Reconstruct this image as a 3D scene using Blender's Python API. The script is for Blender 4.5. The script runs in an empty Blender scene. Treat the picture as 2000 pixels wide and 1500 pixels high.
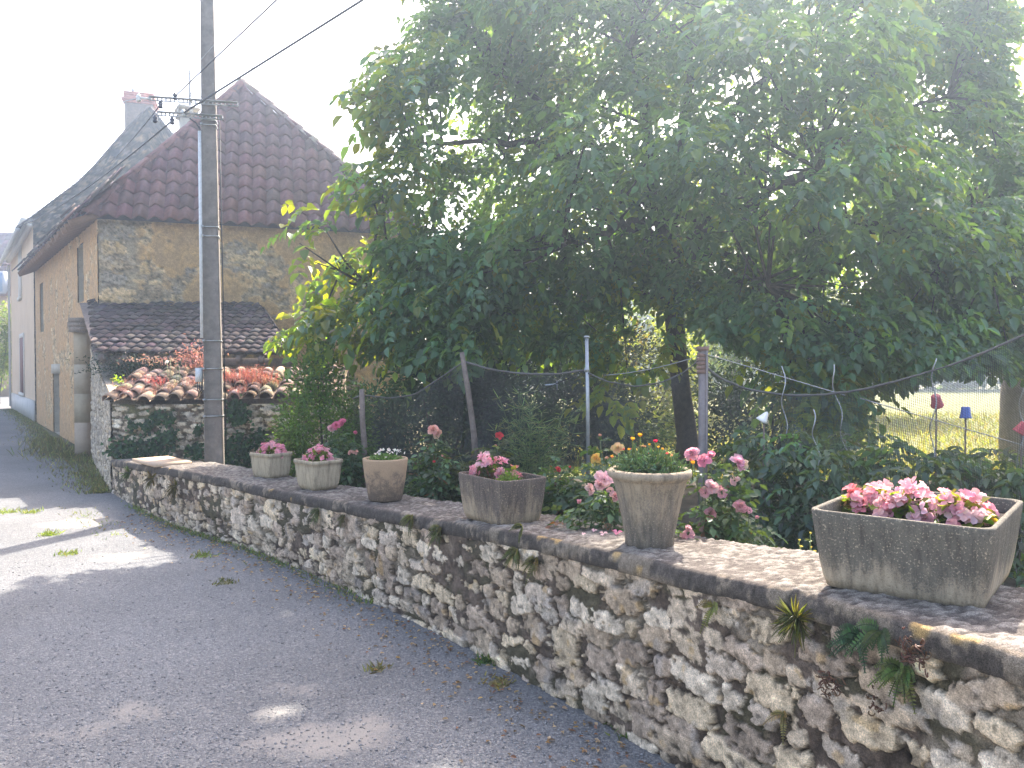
import bpy, math, random
import numpy as np
from mathutils import Vector, Matrix
random.seed(7); RNG = np.random.default_rng(7)
scene = bpy.context.scene; COL = scene.collection
rad = math.radians

# ------------------------------------------------------------------ camera
CAM_H, PITCH, FPX = 1.65, math.atan(30/1500), 1500.0
cam_d = bpy.data.cameras.new('camera'); cam = bpy.data.objects.new('camera', cam_d); COL.objects.link(cam)
cam_d.sensor_width = 36; cam_d.lens = 27; cam_d.clip_start = .05; cam_d.clip_end = 3000
cam.location = (0, 0, CAM_H); cam.rotation_euler = (math.pi/2-PITCH, 0, 0)
scene.camera = cam
# ------------------------------------------------------------------ light
SUN = np.array([.30, .78, .92]); SUN /= np.linalg.norm(SUN)          # towards the sun
elev = math.asin(SUN[2]); azim = math.atan2(SUN[0], SUN[1])
w = bpy.data.worlds.new('World'); scene.world = w; w.use_nodes = True
nt = w.node_tree; sky = nt.nodes.new('ShaderNodeTexSky'); sky.sky_type = 'NISHITA'; sky.sun_disc = False
sky.sun_elevation = elev; sky.sun_rotation = azim; sky.dust_density = 4.0; sky.air_density = 1.0
bg = nt.nodes['Background']; wbm = nt.nodes.new('ShaderNodeMixRGB'); wbm.blend_type = 'MULTIPLY'; wbm.inputs[0].default_value = 1; wbm.inputs[2].default_value = (1.07, .97, .91, 1)
nt.links.new(sky.outputs[0], wbm.inputs[1]); nt.links.new(wbm.outputs[0], bg.inputs[0]); bg.inputs[1].default_value = .15
sl = bpy.data.lights.new('sun', 'SUN'); so = bpy.data.objects.new('sun', sl); COL.objects.link(so)
sl.energy = 3.4; sl.angle = rad(.6); sl.color = (1, .93, .82)
so.rotation_euler = Vector(-SUN).to_track_quat('-Z', 'Y').to_euler()
scene.view_settings.view_transform = 'Standard'; scene.view_settings.look = 'None'
scene.view_settings.exposure = 2.35; scene.view_settings.gamma = 1
cy = scene.cycles
cy.use_denoising = True; cy.max_bounces = 8; cy.transparent_max_bounces = 12; cy.transmission_bounces = 4
cy.diffuse_bounces = 4; cy.glossy_bounces = 2; cy.volume_bounces = 0; cy.sample_clamp_indirect = 6
cy.caustics_reflective = False; cy.caustics_refractive = False

# ------------------------------------------------------------------ helpers
def ray(px, py):
    u, v = (px-1000)/FPX, (750-py)/FPX; c, s = math.cos(PITCH), math.sin(PITCH)
    return np.array([u, c+v*s, -s+v*c])
def P(px, py, Y):                      # point seen at a photo pixel, at depth Y metres
    d = ray(px, py); return np.array([0, 0, CAM_H])+d*(Y/d[1])
def G(px, py, z=0.):                   # point of the level z seen at a photo pixel
    d = ray(px, py); return np.array([0, 0, CAM_H])+d*((z-CAM_H)/d[2])
def PL(px, py, p0, n):                 # point of a plane seen at a photo pixel
    d = ray(px, py); o = np.array([0, 0, CAM_H]); n = np.array(n, float)
    return o+d*(np.dot(np.array(p0)-o, n)/np.dot(d, n))
def proj(p):
    c, s = math.cos(PITCH), math.sin(PITCH); q = np.asarray(p)-np.array([0, 0, CAM_H])
    f = q[..., 1]*c-q[..., 2]*s; up = q[..., 1]*s+q[..., 2]*c
    return 1000+FPX*q[..., 0]/f, 750-FPX*up/f
def nrm(a):
    a = np.asarray(a, float); return a/np.maximum(np.linalg.norm(a, axis=-1, keepdims=True), 1e-9)
def hash3(i, j, k, seed):
    h = (i*374761393+j*668265263+k*2147483647+seed*974634777) & 0xffffffff
    h = ((h ^ (h >> 13))*1274126177) & 0xffffffff
    h = ((h ^ (h >> 16))*2246822519) & 0xffffffff
    return ((h ^ (h >> 15)) & 0xffffff)/float(0xffffff)
def noise(p, seed=0):
    p = np.asarray(p, float); f = np.floor(p).astype(np.int64); t = p-f; t = t*t*(3-2*t)
    r = 0
    for a in (0, 1):
        for b in (0, 1):
            for c in (0, 1):
                wgt = (t[..., 0] if a else 1-t[..., 0])*(t[..., 1] if b else 1-t[..., 1])*(t[..., 2] if c else 1-t[..., 2])
                r = r+wgt*hash3(f[..., 0]+a, f[..., 1]+b, f[..., 2]+c, seed)
    return r*2-1
def fbm(p, seed=0, octv=4):
    r, a, p = 0, .5, np.asarray(p, float)
    for o in range(octv): r = r+a*noise(p*2**o, seed+o); a *= .5
    return r
def sstep(x, a, b):
    t = np.clip((x-a)/(b-a), 0, 1); return t*t*(3-2*t)

def link(name, me, mat=None, parent=None, smooth=False):
    o = bpy.data.objects.new(name, me); COL.objects.link(o)
    if mat: me.materials.append(mat)
    if smooth: me.polygons.foreach_set('use_smooth', np.ones(len(me.polygons), bool))
    if parent is not None: o.parent = parent; o.matrix_parent_inverse = Matrix.Translation(-parent.location) if False else Matrix()
    return o
class MB:                              # collects vertices, faces and a colour per vertex
    def __init__(s): s.v = []; s.f = []; s.c = []; s.n = 0
    def add(s, v, f, c=None):
        v = np.asarray(v, float).reshape(-1, 3); f = [np.asarray(q)+s.n for q in f] if not isinstance(f, np.ndarray) else f+s.n
        s.v.append(v); s.f.append(f)
        c = np.array([1, 1, 1.]) if c is None else np.asarray(c, float)
        s.c.append(np.broadcast_to(c, v.shape).copy()); s.n += len(v)
    def box(s, c, size, rz=0, col=None, axes=None):
        h = np.array(size)/2; k = np.array([[a, b, d] for a in (-1, 1) for b in (-1, 1) for d in (-1, 1)])*h
        if axes is not None: k = k@np.array(axes)
        elif rz: ca, sa = math.cos(rz), math.sin(rz); k = k@np.array([[ca, sa, 0], [-sa, ca, 0], [0, 0, 1]])
        s.add(k+np.array(c), np.array([[0, 1, 3, 2], [4, 6, 7, 5], [0, 4, 5, 1], [2, 3, 7, 6], [0, 2, 6, 4], [1, 5, 7, 3]]), col)
    def tube(s, pts, r, seg=8, col=None, caps=True):
        pts = np.asarray(pts, float); n = len(pts); r = np.broadcast_to(np.asarray(r, float), (n,))
        t = nrm(np.gradient(pts, axis=0)); ref = np.array([0, 0, 1.]) if abs(t[0][2]) < .9 else np.array([1., 0, 0])
        a = nrm(np.cross(t, ref)); b = np.cross(t, a); ang = np.linspace(0, 2*math.pi, seg, endpoint=False)
        ring = pts[:, None]+r[:, None, None]*(a[:, None]*np.cos(ang)[None, :, None]+b[:, None]*np.sin(ang)[None, :, None])
        f = []
        for i in range(n-1):
            for j in range(seg): k = (j+1) % seg; f.append([i*seg+j, i*seg+k, (i+1)*seg+k, (i+1)*seg+j])
        if caps: f += [list(range(seg))[::-1], [(n-1)*seg+j for j in range(seg)]]
        s.add(ring.reshape(-1, 3), f, col)
    def lathe(s, prof, c=(0, 0, 0), seg=32, col=None, sq=None):   # prof: (r,z)
        ang = np.linspace(0, 2*math.pi, seg, endpoint=False); v = []; f = []; n = len(prof)
        for r, z in prof: v += [(c[0]+r*math.cos(a), c[1]+r*math.sin(a), c[2]+z) for a in ang]
        for i in range(n-1):
            for j in range(seg): k = (j+1) % seg; f.append([i*seg+j, i*seg+k, (i+1)*seg+k, (i+1)*seg+j])
        s.add(v, f, col)
    def build(s, name, mat, parent=None, smooth=False, at=None):
        v = np.concatenate(s.v); c = np.concatenate(s.c)
        if at is not None: v = v-np.asarray(at)
        me = bpy.data.meshes.new(name)
        lens, idx = [], []
        for f in s.f:
            if isinstance(f, np.ndarray): lens.append(np.full(len(f), f.shape[1])); idx.append(f.reshape(-1))
            else: lens.append(np.array([len(q) for q in f], int)); idx.append(np.concatenate(f))
        lens = np.concatenate(lens); idx = np.concatenate(idx).astype(np.int32)
        me.vertices.add(len(v)); me.vertices.foreach_set('co', v.astype(np.float32).reshape(-1))
        me.loops.add(len(idx)); me.loops.foreach_set('vertex_index', idx)
        me.polygons.add(len(lens)); me.polygons.foreach_set('loop_start', np.concatenate([[0], np.cumsum(lens)[:-1]]).astype(np.int32))
        me.polygons.foreach_set('loop_total', lens.astype(np.int32)); me.update(calc_edges=True)
        at_ = me.color_attributes.new('Col', 'FLOAT_COLOR', 'POINT')
        at_.data.foreach_set('color', np.concatenate([c, np.ones((len(c), 1))], 1).astype(np.float32).reshape(-1))
        me.validate()
        return link(name, me, mat, parent, smooth)
def tag(o, label, cat, group=None):
    o['label'] = label; o['category'] = cat
    if group: o['group'] = group
    return o
def struct(o): o['kind'] = 'structure'; return o
def stuff(o): o['kind'] = 'stuff'; return o
def thing(name, label, cat, loc=(0, 0, 0), group=None):
    o = bpy.data.objects.new(name, None); COL.objects.link(o); o.location = [float(q) for q in loc]; o.empty_display_size = .1
    return tag(o, label, cat, group)

# ------------------------------------------------------------------ materials
def newmat(name):
    m = bpy.data.materials.new(name); m.use_nodes = True; nt = m.node_tree
    return m, nt, nt.nodes['Principled BSDF'], nt.nodes['Material Output']
def N(nt, t, **kw):
    n = nt.nodes.new(t)
    for k, v in kw.items():
        if k in ('operation', 'blend_type', 'data_type', 'attribute_name', 'feature', 'distance'): setattr(n, k, v)
    return n
def noise_node(nt, scale, detail=4, rough=.6, obj=True, vec=None):
    if vec is None: vec = nt.nodes.new('ShaderNodeTexCoord').outputs['Object']
    n = nt.nodes.new('ShaderNodeTexNoise'); n.inputs['Scale'].default_value = scale; n.inputs['Detail'].default_value = detail
    n.inputs['Roughness'].default_value = rough; nt.links.new(vec, n.inputs['Vector']); return n
def ramp(nt, fac, stops):
    r = nt.nodes.new('ShaderNodeValToRGB'); e = r.color_ramp.elements
    while len(e) < len(stops): e.new(.5)
    for q, (p, c) in zip(e, stops):
        q.position = p; q.color = (*c, 1) if len(c) == 3 else c
    nt.links.new(fac, r.inputs[0]); return r
def mixc(nt, a, b, fac, mode='MIX'):
    m = nt.nodes.new('ShaderNodeMixRGB'); m.blend_type = mode
    for i, q in ((0, fac), (1, a), (2, b)):
        if hasattr(q, 'links'): nt.links.new(q, m.inputs[i])
        else: m.inputs[i].default_value = q if i == 0 else (*q, 1)
    return m.outputs[0]
def bump(nt, h, strength, dist, b):
    n = nt.nodes.new('ShaderNodeBump'); n.inputs['Strength'].default_value = strength; n.inputs['Distance'].default_value = dist
    nt.links.new(h, n.inputs['Height']); nt.links.new(n.outputs[0], b.inputs['Normal'])
def m_attr(name, rough=.9, s1=40, amt=.5, s2=160, bstr=.5, bdist=.006, spec=.2, grain=0):
    m, nt, b, o = newmat(name); a = nt.nodes.new('ShaderNodeAttribute'); a.attribute_name = 'Col'
    n1 = noise_node(nt, s1, 5, .7); r1 = ramp(nt, n1.outputs[0], [(.25, (1-amt,)*3), (.75, (1+amt,)*3)])
    c_ = mixc(nt, a.outputs[0], r1.outputs[0], 1, 'MULTIPLY')
    if grain: n3 = noise_node(nt, s2*1.15, 3, .6); c_ = mixc(nt, c_, ramp(nt, n3.outputs[0], [(.30, (1-grain,)*3), (.5, (1,)*3), (.68, (1+grain,)*3)]).outputs[0], 1, 'MULTIPLY')
    nt.links.new(c_, b.inputs['Base Color'])
    n2 = noise_node(nt, s2, 4, .7); bump(nt, n2.outputs[0], bstr, bdist, b)
    b.inputs['Roughness'].default_value = rough; b.inputs['Specular IOR Level'].default_value = spec; return m
def m_noise(name, stops, scale=8, rough=.85, bstr=.4, bdist=.01, detail=5, s2=None, spec=.25, metal=0, speck=None):
    m, nt, b, o = newmat(name); n1 = noise_node(nt, scale, detail, .65); c = ramp(nt, n1.outputs[0], stops).outputs[0]
    if speck:
        n3 = noise_node(nt, speck[0], 3, .6); k = ramp(nt, n3.outputs[0], [(speck[2], (0,)*3), (speck[2]+.06, (1,)*3)])
        c = mixc(nt, c, speck[1], k.outputs[0])
    nt.links.new(c, b.inputs['Base Color'])
    n2 = noise_node(nt, s2 or scale*6, 4, .7); bump(nt, n2.outputs[0], bstr, bdist, b)
    b.inputs['Roughness'].default_value = rough; b.inputs['Specular IOR Level'].default_value = spec; b.inputs['Metallic'].default_value = metal; return m
def m_leaf(name, trans=(2.2, 2.0, .5), tfac=.45, rough=.45, spec=.35):
    m, nt, b, o = newmat(name); a = nt.nodes.new('ShaderNodeAttribute'); a.attribute_name = 'Col'
    nt.links.new(a.outputs[0], b.inputs['Base Color']); b.inputs['Roughness'].default_value = rough; b.inputs['Specular IOR Level'].default_value = spec
    t = nt.nodes.new('ShaderNodeBsdfTranslucent'); nt.links.new(mixc(nt, a.outputs[0], trans, 1, 'MULTIPLY'), t.inputs[0])
    x = nt.nodes.new('ShaderNodeMixShader'); x.inputs[0].default_value = tfac
    nt.links.new(b.outputs[0], x.inputs[1]); nt.links.new(t.outputs[0], x.inputs[2]); nt.links.new(x.outputs[0], o.inputs[0]); return m
def m_plain(name, col, rough=.6, metal=0, spec=.4, var=.15, scale=30):
    c = np.array(col); return m_noise(name, [(.3, tuple(c*(1-var))), (.7, tuple(c*(1+var)))], scale, rough, .15, .003, spec=spec, metal=metal)

M_STONE = m_attr('rubble_stone', .95, 55, .40, 190, .9, .007, grain=.42)
M_STONE_FAR = m_attr('old_masonry', .95, 18, .28, 60, .6, .012, grain=.3)
M_LEAF = m_leaf('walnut_leaf', tfac=.42, trans=(4.4, 3.5, .55), rough=.4, spec=.5)
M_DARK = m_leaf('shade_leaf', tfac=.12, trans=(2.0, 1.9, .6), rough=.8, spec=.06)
M_RED = m_leaf('stonecrop_leaf', tfac=.30, trans=(1.1, .95, .9), rough=.7)
M_GREEN = m_leaf('garden_leaf', tfac=.35, trans=(2.6, 2.3, .6))
M_PETAL = m_leaf('petal', tfac=.45, trans=(1.0, .9, .9), rough=.7, spec=.15)
M_TILE = m_attr('clay_tile', .55, 14, .3, 70, .4, .004, spec=.3)
M_TILE_OLD = m_attr('weathered_tile', .95, 14, .3, 70, .5, .005, spec=.08)
M_BARK = m_noise('bark', [(.3, (.035, .027, .024)), (.7, (.11, .085, .07))], 14, .95, .9, .02)
M_TWIG = m_plain('twig', (.06, .045, .035), .9)
M_WIRE = m_plain('black_cable', (.02, .02, .025), .6)
M_STEEL = m_plain('galvanised_steel', (.38, .39, .40), .45, .7)
M_GREYPLASTIC = m_plain('grey_plastic', (.55, .57, .58), .5)
M_WOOD = m_noise('weathered_wood', [(.3, (.13, .10, .085)), (.7, (.26, .21, .18))], 18, .9, .6, .01)
M_SOIL = m_noise('potting_soil', [(.3, (.02, .015, .012)), (.7, (.06, .045, .035))], 40, .95, .9, .01)
M_POLE = m_noise('pole_concrete', [(.3, (.13, .112, .10)), (.7, (.24, .21, .185))], 9, .9, .5, .006, s2=120, speck=(70, (.33, .31, .29), .66))
M_MOSS_STUFF = M_GREEN

# ------------------------------------------------------------------ leaves
def frames(d, up):
    x = nrm(d); y = nrm(np.cross(up, x)); z = np.cross(x, y); return x, y, z
def leaves(mb, c, d, L, W, col, up=None, fold=.25, droop=.15, shape=(.30, .46, .66, .40)):
    c = np.asarray(c, float); n = len(c)
    if n == 0: return
    if up is None: up = nrm(np.array([0, 0, 1.])+RNG.normal(0, .55, (n, 3)))
    x, y, z = frames(np.asarray(d, float), up); L = np.broadcast_to(L, (n,))[:, None]; W = np.broadcast_to(W, (n,))[:, None]
    a, wa, b2, wb = shape
    def pt(u, v, h): return c+x*L*u+y*W*v+z*(W*h-L*droop*u*u)
    v = np.stack([pt(0, 0, 0), pt(a, wa, fold), pt(b2, wb, fold), pt(1, 0, 0), pt(b2, -wb, fold), pt(a, -wa, fold)], 1)
    k = np.arange(n)[:, None]*6
    f = np.concatenate([k+np.array([[0, 1, 2, 3]]), k+np.array([[0, 3, 4, 5]])], 0)
    col = np.broadcast_to(np.asarray(col, float), (n, 3)); mb.add(v.reshape(-1, 3), f, np.repeat(col, 6, 0))
def rdir(n, zmin=-1, zmax=1):
    z = RNG.uniform(zmin, zmax, n); a = RNG.uniform(0, 2*math.pi, n); r = np.sqrt(1-z*z)
    return np.stack([r*np.cos(a), r*np.sin(a), z], 1)
def vary(base, n, s=.25, hue=.12):
    base = np.array(base); v = np.exp(RNG.normal(0, s, (n, 1))); h = RNG.normal(0, hue, (n, 3)); return np.clip(base*v*(1+h), .002, .95)
def blades(mb, pts, h, wd, col, lean=.45):
    n = len(pts); d = nrm(np.array([0, 0, 1.])+RNG.normal(0, lean, (n, 3))*np.array([1, 1, .2]))
    leaves(mb, pts, d, h, wd, col, up=rdir(n), fold=.1, droop=.25, shape=(.2, .5, .6, .35))
def compound(c, d, R, npair=3, l0=.115):
    """leaflets of a pinnate leaf: returns centres, directions, ups, lengths, owner"""
    n = len(c); up = nrm(np.array([0, 0, 1.])+RNG.normal(0, .35, (n, 3))); x, y, z = frames(d, up); R = np.broadcast_to(R, (n,))[:, None]
    C, D, U, Ls, I = [], [], [], [], []
    for k in range(npair):
        u = .3+.62*k/npair; base = c+x*R*u-np.array([0, 0, 1.])*R*.35*u*u
        for sgn in (-1, 1):
            C.append(base); D.append(nrm(x*.55+sgn*y*.85+RNG.normal(0, .14, (n, 3))-np.array([0, 0, .30]))); U.append(nrm(z+RNG.normal(0, .25, (n, 3))))
            Ls.append(np.full(n, l0*(.75+.12*k))*RNG.uniform(.85, 1.15, n)); I.append(np.arange(n))
    C.append(c+x*R*.95-np.array([0, 0, 1.])*R*.33); D.append(nrm(x-np.array([0, 0, .65])+RNG.normal(0, .12, (n, 3)))); U.append(z); Ls.append(np.full(n, l0*1.2)); I.append(np.arange(n))
    return map(np.concatenate, (C, D, U, Ls, I))
def part(mb, name, mat, t, smooth=False): return mb.build(name, mat, t, smooth, at=t.location)

# ------------------------------------------------------------------ masonry
def masonry(pts, ztop, z0, step, seedn=1, hrow=(.06, .14), wst=(.10, .30), depth=.035, stones=None, mortar=(.10, .08, .06), moss=None,
            plaster=None, holes=(), quoin=None, out=1, thr=.86, patch=None, lich=.5, coarse=False, pw=4.2, ragged=1., tilt=.12, chip=.45, palem=0.):
    """a face of coursed rubble along the polyline pts: a fine grid pushed out where a stone stands proud. Returns an MB"""
    pts = np.asarray(pts, float); seg = np.linalg.norm(np.diff(pts, axis=0), axis=1); S = np.concatenate([[0], np.cumsum(seg)])
    s = [0.]
    while s[-1] < S[-1]:
        x, y = np.interp(s[-1], S, pts[:, 0]), np.interp(s[-1], S, pts[:, 1]); s.append(s[-1]+(step(math.hypot(x, y)) if callable(step) else step))
    s = np.array(s); s[-1] = S[-1]; X = np.interp(s, S, pts[:, 0]); Y = np.interp(s, S, pts[:, 1])
    zt = np.interp(s, S, ztop) if np.ndim(ztop) else np.full(len(s), float(ztop))
    nh = int((zt.max()-z0)/(np.median(np.diff(s))*.8))+2; nh = min(nh, 260)
    h = np.linspace(0, 1, nh); Z = z0+h[None]*(zt[:, None]-z0); SS = np.repeat(s[:, None], nh, 1)
    t = np.gradient(np.stack([X, Y], 1), axis=0); t = nrm(t); nx = np.stack([t[:, 1], -t[:, 0]], 1)*out
    q = np.stack([SS, Z, np.full_like(Z, seedn*3.7)], -1)
    sd = []; z = z0-.1; r = np.random.default_rng(seedn)
    while z < zt.max()+.1:
        rh = r.uniform(*hrow); a = -.2-r.uniform(0, .2)
        while a < S[-1]+.3:
            ww = r.uniform(*wst); hh = rh*r.uniform(.8, 1.15)
            if r.random() < .13: hh *= 1.7; ww *= 1.15
            sd.append((a+ww/2, z+rh/2+r.normal(0, rh*.14), ww*r.uniform(.9, 1.05), hh, r.random(), r.random(), r.normal(0, tilt))); a += ww
        z += rh
    sd = np.array(sd)
    if quoin:
        sd = sd[(sd[:, 0] > quoin)]; z = z0; k = 0
        while z < zt.max():
            hh = r.uniform(.26, .36); ww = quoin*(1.05 if k % 2 else .75); sd = np.concatenate([sd, [[ww/2, z+hh/2, ww, hh*1.04, r.random(), .9, 0]]]); z += hh; k += 1
    wv = .022*1.6; big = np.mean(hrow)
    ps = SS+big*.24*ragged*fbm(q*np.array([.9/big, .9/big, 1]), 11, 2); pz = Z+big*.24*ragged*fbm(q*np.array([.9/big, .9/big, 1])+9, 23, 2)
    A, B = ps.reshape(-1), pz.reshape(-1); best = np.full(len(A), 9.); idx = np.zeros(len(A), int); order = np.argsort(A); win = wst[1]*1.3+.15
    As = A[order]
    for i, (cs, cz, ww, hh, _, _, tl) in enumerate(sd):
        lo, hi = np.searchsorted(As, [cs-ww, cs+ww]); ii = order[lo:hi]
        if not len(ii): continue
        dz = B[ii]-cz; ok = np.abs(dz) < hh; ii = ii[ok]; dz = dz[ok]; ds = A[ii]-cs
        d = (np.abs((ds-dz*tl)/(ww*.5))**pw+np.abs((dz+ds*tl)/(hh*.5))**pw)**(1/pw)
        u = d < best[ii]; best[ii[u]] = d[u]; idx[ii[u]] = i
    best = best.reshape(Z.shape); idx = idx.reshape(Z.shape); r1, r2 = sd[idx, 4], sd[idx, 5]
    fine = fbm(q*22, 5, 4); mid = fbm(q*6, 8, 4); low = fbm(q*1.6, 17, 3)
    f40 = fbm(q*48, 6, 4); T = thr+chip*.5*fine+chip*1.0*f40+.20*mid-.18*sstep(.35-r2, 0, .25)
    if patch: T = T-patch*sstep(low+.5*mid, .02, .30)
    m = sstep(T-best, -.03, .045)
    ed = np.clip(1-best**5*.30, .4, 1)
    stones = stones or [(.52, .44, .33), (.60, .53, .42), (.45, .36, .25), (.50, .46, .40), (.40, .34, .27)]
    ST = np.array(stones); cs_ = ST[(r1*len(ST)).astype(int) % len(ST)]*(.78+.4*r2)[..., None]
    cs_ = cs_*(1+.75*fine+.3*mid+.5*f40)[..., None]
    gl = sstep(fbm(q*9+4, 31, 4)+.6*low, .10, .32)[..., None]*lich; cs_ = cs_*(1-gl)+np.array([.30, .27, .245])*(1+.8*fine[..., None])*gl
    oc = sstep(fbm(q*13+7, 41, 3), .30, .40)[..., None]*.75*lich; cs_ = cs_*(1-oc)+np.array([.55, .33, .10])*oc
    pit = sstep(fbm(q*34, 51, 3), .24, .36)[..., None]*.8; cs_ = cs_*(1-pit*.75)
    cm = np.array(mortar)*(1+.9*fine+.6*f40+.5*mid)[..., None]; pale = sstep(fbm(q*2.6+5, 66, 3), -.02, .2)[..., None]*palem; cm = cm*(1-pale)+np.array([.34, .28, .205])*(1+.8*fine+.5*f40)[..., None]*pale
    if moss is not None:
        mm = sstep(fbm(q*4+2, 61, 4)+.3*low, .02, .22)[..., None]; cm = cm*(1-mm)+np.array(moss)*(1+.7*fine[..., None])*mm
    col = cm*(1-m[..., None])+cs_*m[..., None]; facet = depth*.55*np.clip((SS-sd[idx, 0])/sd[idx, 2]*(r1*7 % 1-.5)*2.2+(Z-sd[idx, 1])/sd[idx, 3]*(r2*5 % 1-.5)*2.2, -1, 1); lev = sstep(mid+.6*low, -.3, .25)*.85*depth; dsp = np.maximum(m*depth*(.6+.55*r2)*ed, lev)-depth*.75*np.exp(-((T-best+.05)/.07)**2)*sstep(r1+.4*fine, .15, .5)+facet*m+(.006*fine+.007*f40)*(depth/.03)+.010*mid
    if plaster is not None:
        pc, pthr = plaster; pm = sstep(low+.45*mid+.12*fine, pthr, pthr+.16)
        if quoin: pm = pm*sstep(SS, quoin*.9, quoin*1.2)
        tone = np.array(pc[0])*(1-sstep(mid+low, -.3, .3))[..., None]+np.array(pc[1])*sstep(mid+low, -.3, .3)[..., None]
        col = col*(1-pm[..., None])+tone*(1+.35*fine[..., None])*pm[..., None]; dsp = dsp*(1-pm)+(depth*.8+.006*mid)*pm
    V = np.stack([X[:, None]+nx[:, 0:1]*dsp, Y[:, None]+nx[:, 1:2]*dsp, Z], -1)
    i, j = np.meshgrid(np.arange(len(s)-1), np.arange(nh-1), indexing='ij'); a = (i*nh+j)
    F = np.stack([a, a+1, a+nh+1, a+nh], -1)
    if out > 0: F = F[..., ::-1]
    keep = np.ones(F.shape[:2], bool); sc = .5*(SS[:-1, :-1]+SS[1:, 1:]); zc = .5*(Z[:-1, :-1]+Z[1:, 1:])
    for (s0, s1, a0, a1) in holes: keep &= ~((sc > s0) & (sc < s1) & (zc > a0) & (zc < a1))
    mb = MB(); mb.add(V.reshape(-1, 3), F[keep].reshape(-1, 4), np.clip(col.reshape(-1, 3), .004, .9)); return mb

# ------------------------------------------------------------------ garden wall
WT = np.array([(225, 965, 899), (305, 1009, 908), (357, 1030, 916), (515, 1080, 950), (690, 1155, 981), (795, 1205, 1001), (882, 1247, 1017), (967, 1292, 1030),
               (1100, 1366, 1053), (1333, 1500, 1105), (1600, 1672, 1160), (2000, 1960, 1275)], float)
wb = np.array([G(px, b) for px, b, t in WT]); wz = np.array([P(px, t, g[1])[2] for (px, b, t), g in zip(WT, wb)])
ext = wb[-1]+(wb[-1]-wb[-2])/np.linalg.norm(wb[-1]-wb[-2])*1.2
wb = np.concatenate([[wb[0]+(wb[0]-wb[1])*.05], wb[1:], [ext]])[:, :2]; wz = np.append(wz, wz[-1])
def smooth_poly(p, n=120, it=14):
    S = np.concatenate([[0], np.cumsum(np.linalg.norm(np.diff(p[:, :2], axis=0), axis=1))]); s = np.linspace(0, S[-1], n)
    q = np.stack([np.interp(s, S, p[:, k]) for k in range(p.shape[1])], 1)
    for _ in range(it): q[1:-1] = .5*q[1:-1]+.25*(q[:-2]+q[2:])
    return q
WP = smooth_poly(np.column_stack([wb, wz])); WXY, WZ = WP[:, :2], WP[:, 2]
wn = nrm(np.gradient(WXY, axis=0)); WN = np.stack([-wn[:, 1], wn[:, 0]], 1)       # to the garden side
WS = np.concatenate([[0], np.cumsum(np.linalg.norm(np.diff(WXY, axis=0), axis=1))])
if WN[60, 1] < 0: WN = -WN
THK = np.interp(WS, [0, WS[-1]*.7, WS[-1]], [.46, .48, .72])
def wall_z(x, y):
    return float(WZ[np.argmin((WXY[:, 0]-x)**2+(WXY[:, 1]-y)**2)])
CAPH = .085
mb = masonry(WXY, WZ-CAPH+.01, -.06, lambda d: min(.026, max(.0045, .0021*d)), seedn=3, hrow=(.05, .135), wst=(.08, .30), depth=.023, out=1, thr=.95, lich=.50, palem=.7, tilt=.16, pw=4.6, chip=.6,
             stones=[(.52, .41, .295), (.61, .50, .375), (.42, .32, .225), (.54, .435, .335), (.38, .29, .215), (.59, .46, .31)], mortar=(.125, .092, .070), moss=(.095, .080, .050), patch=.52)
garden_wall = thing('garden_wall', 'long low rubble stone wall with dark lichened coping curving away beside the lane', 'wall', (WXY[60][0], WXY[60][1], 0))
# check the front faces the lane
back = WXY+WN*(THK-.02)[:, None]; n = len(WXY)
V = [(x, y, -.06) for x, y in back]+[(x, y, z-CAPH+.01) for (x, y), z in zip(back, WZ)]+[(x, y, z-CAPH+.008) for (x, y), z in zip(WXY, WZ)]
F = [[i, i+1, n+i+1, n+i] for i in range(n-1)]+[[n+i, n+i+1, 2*n+i+1, 2*n+i] for i in range(n-1)]
mb.add(V, F, (.4, .34, .26)); part(mb, 'masonry', M_STONE, garden_wall, True)
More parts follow.
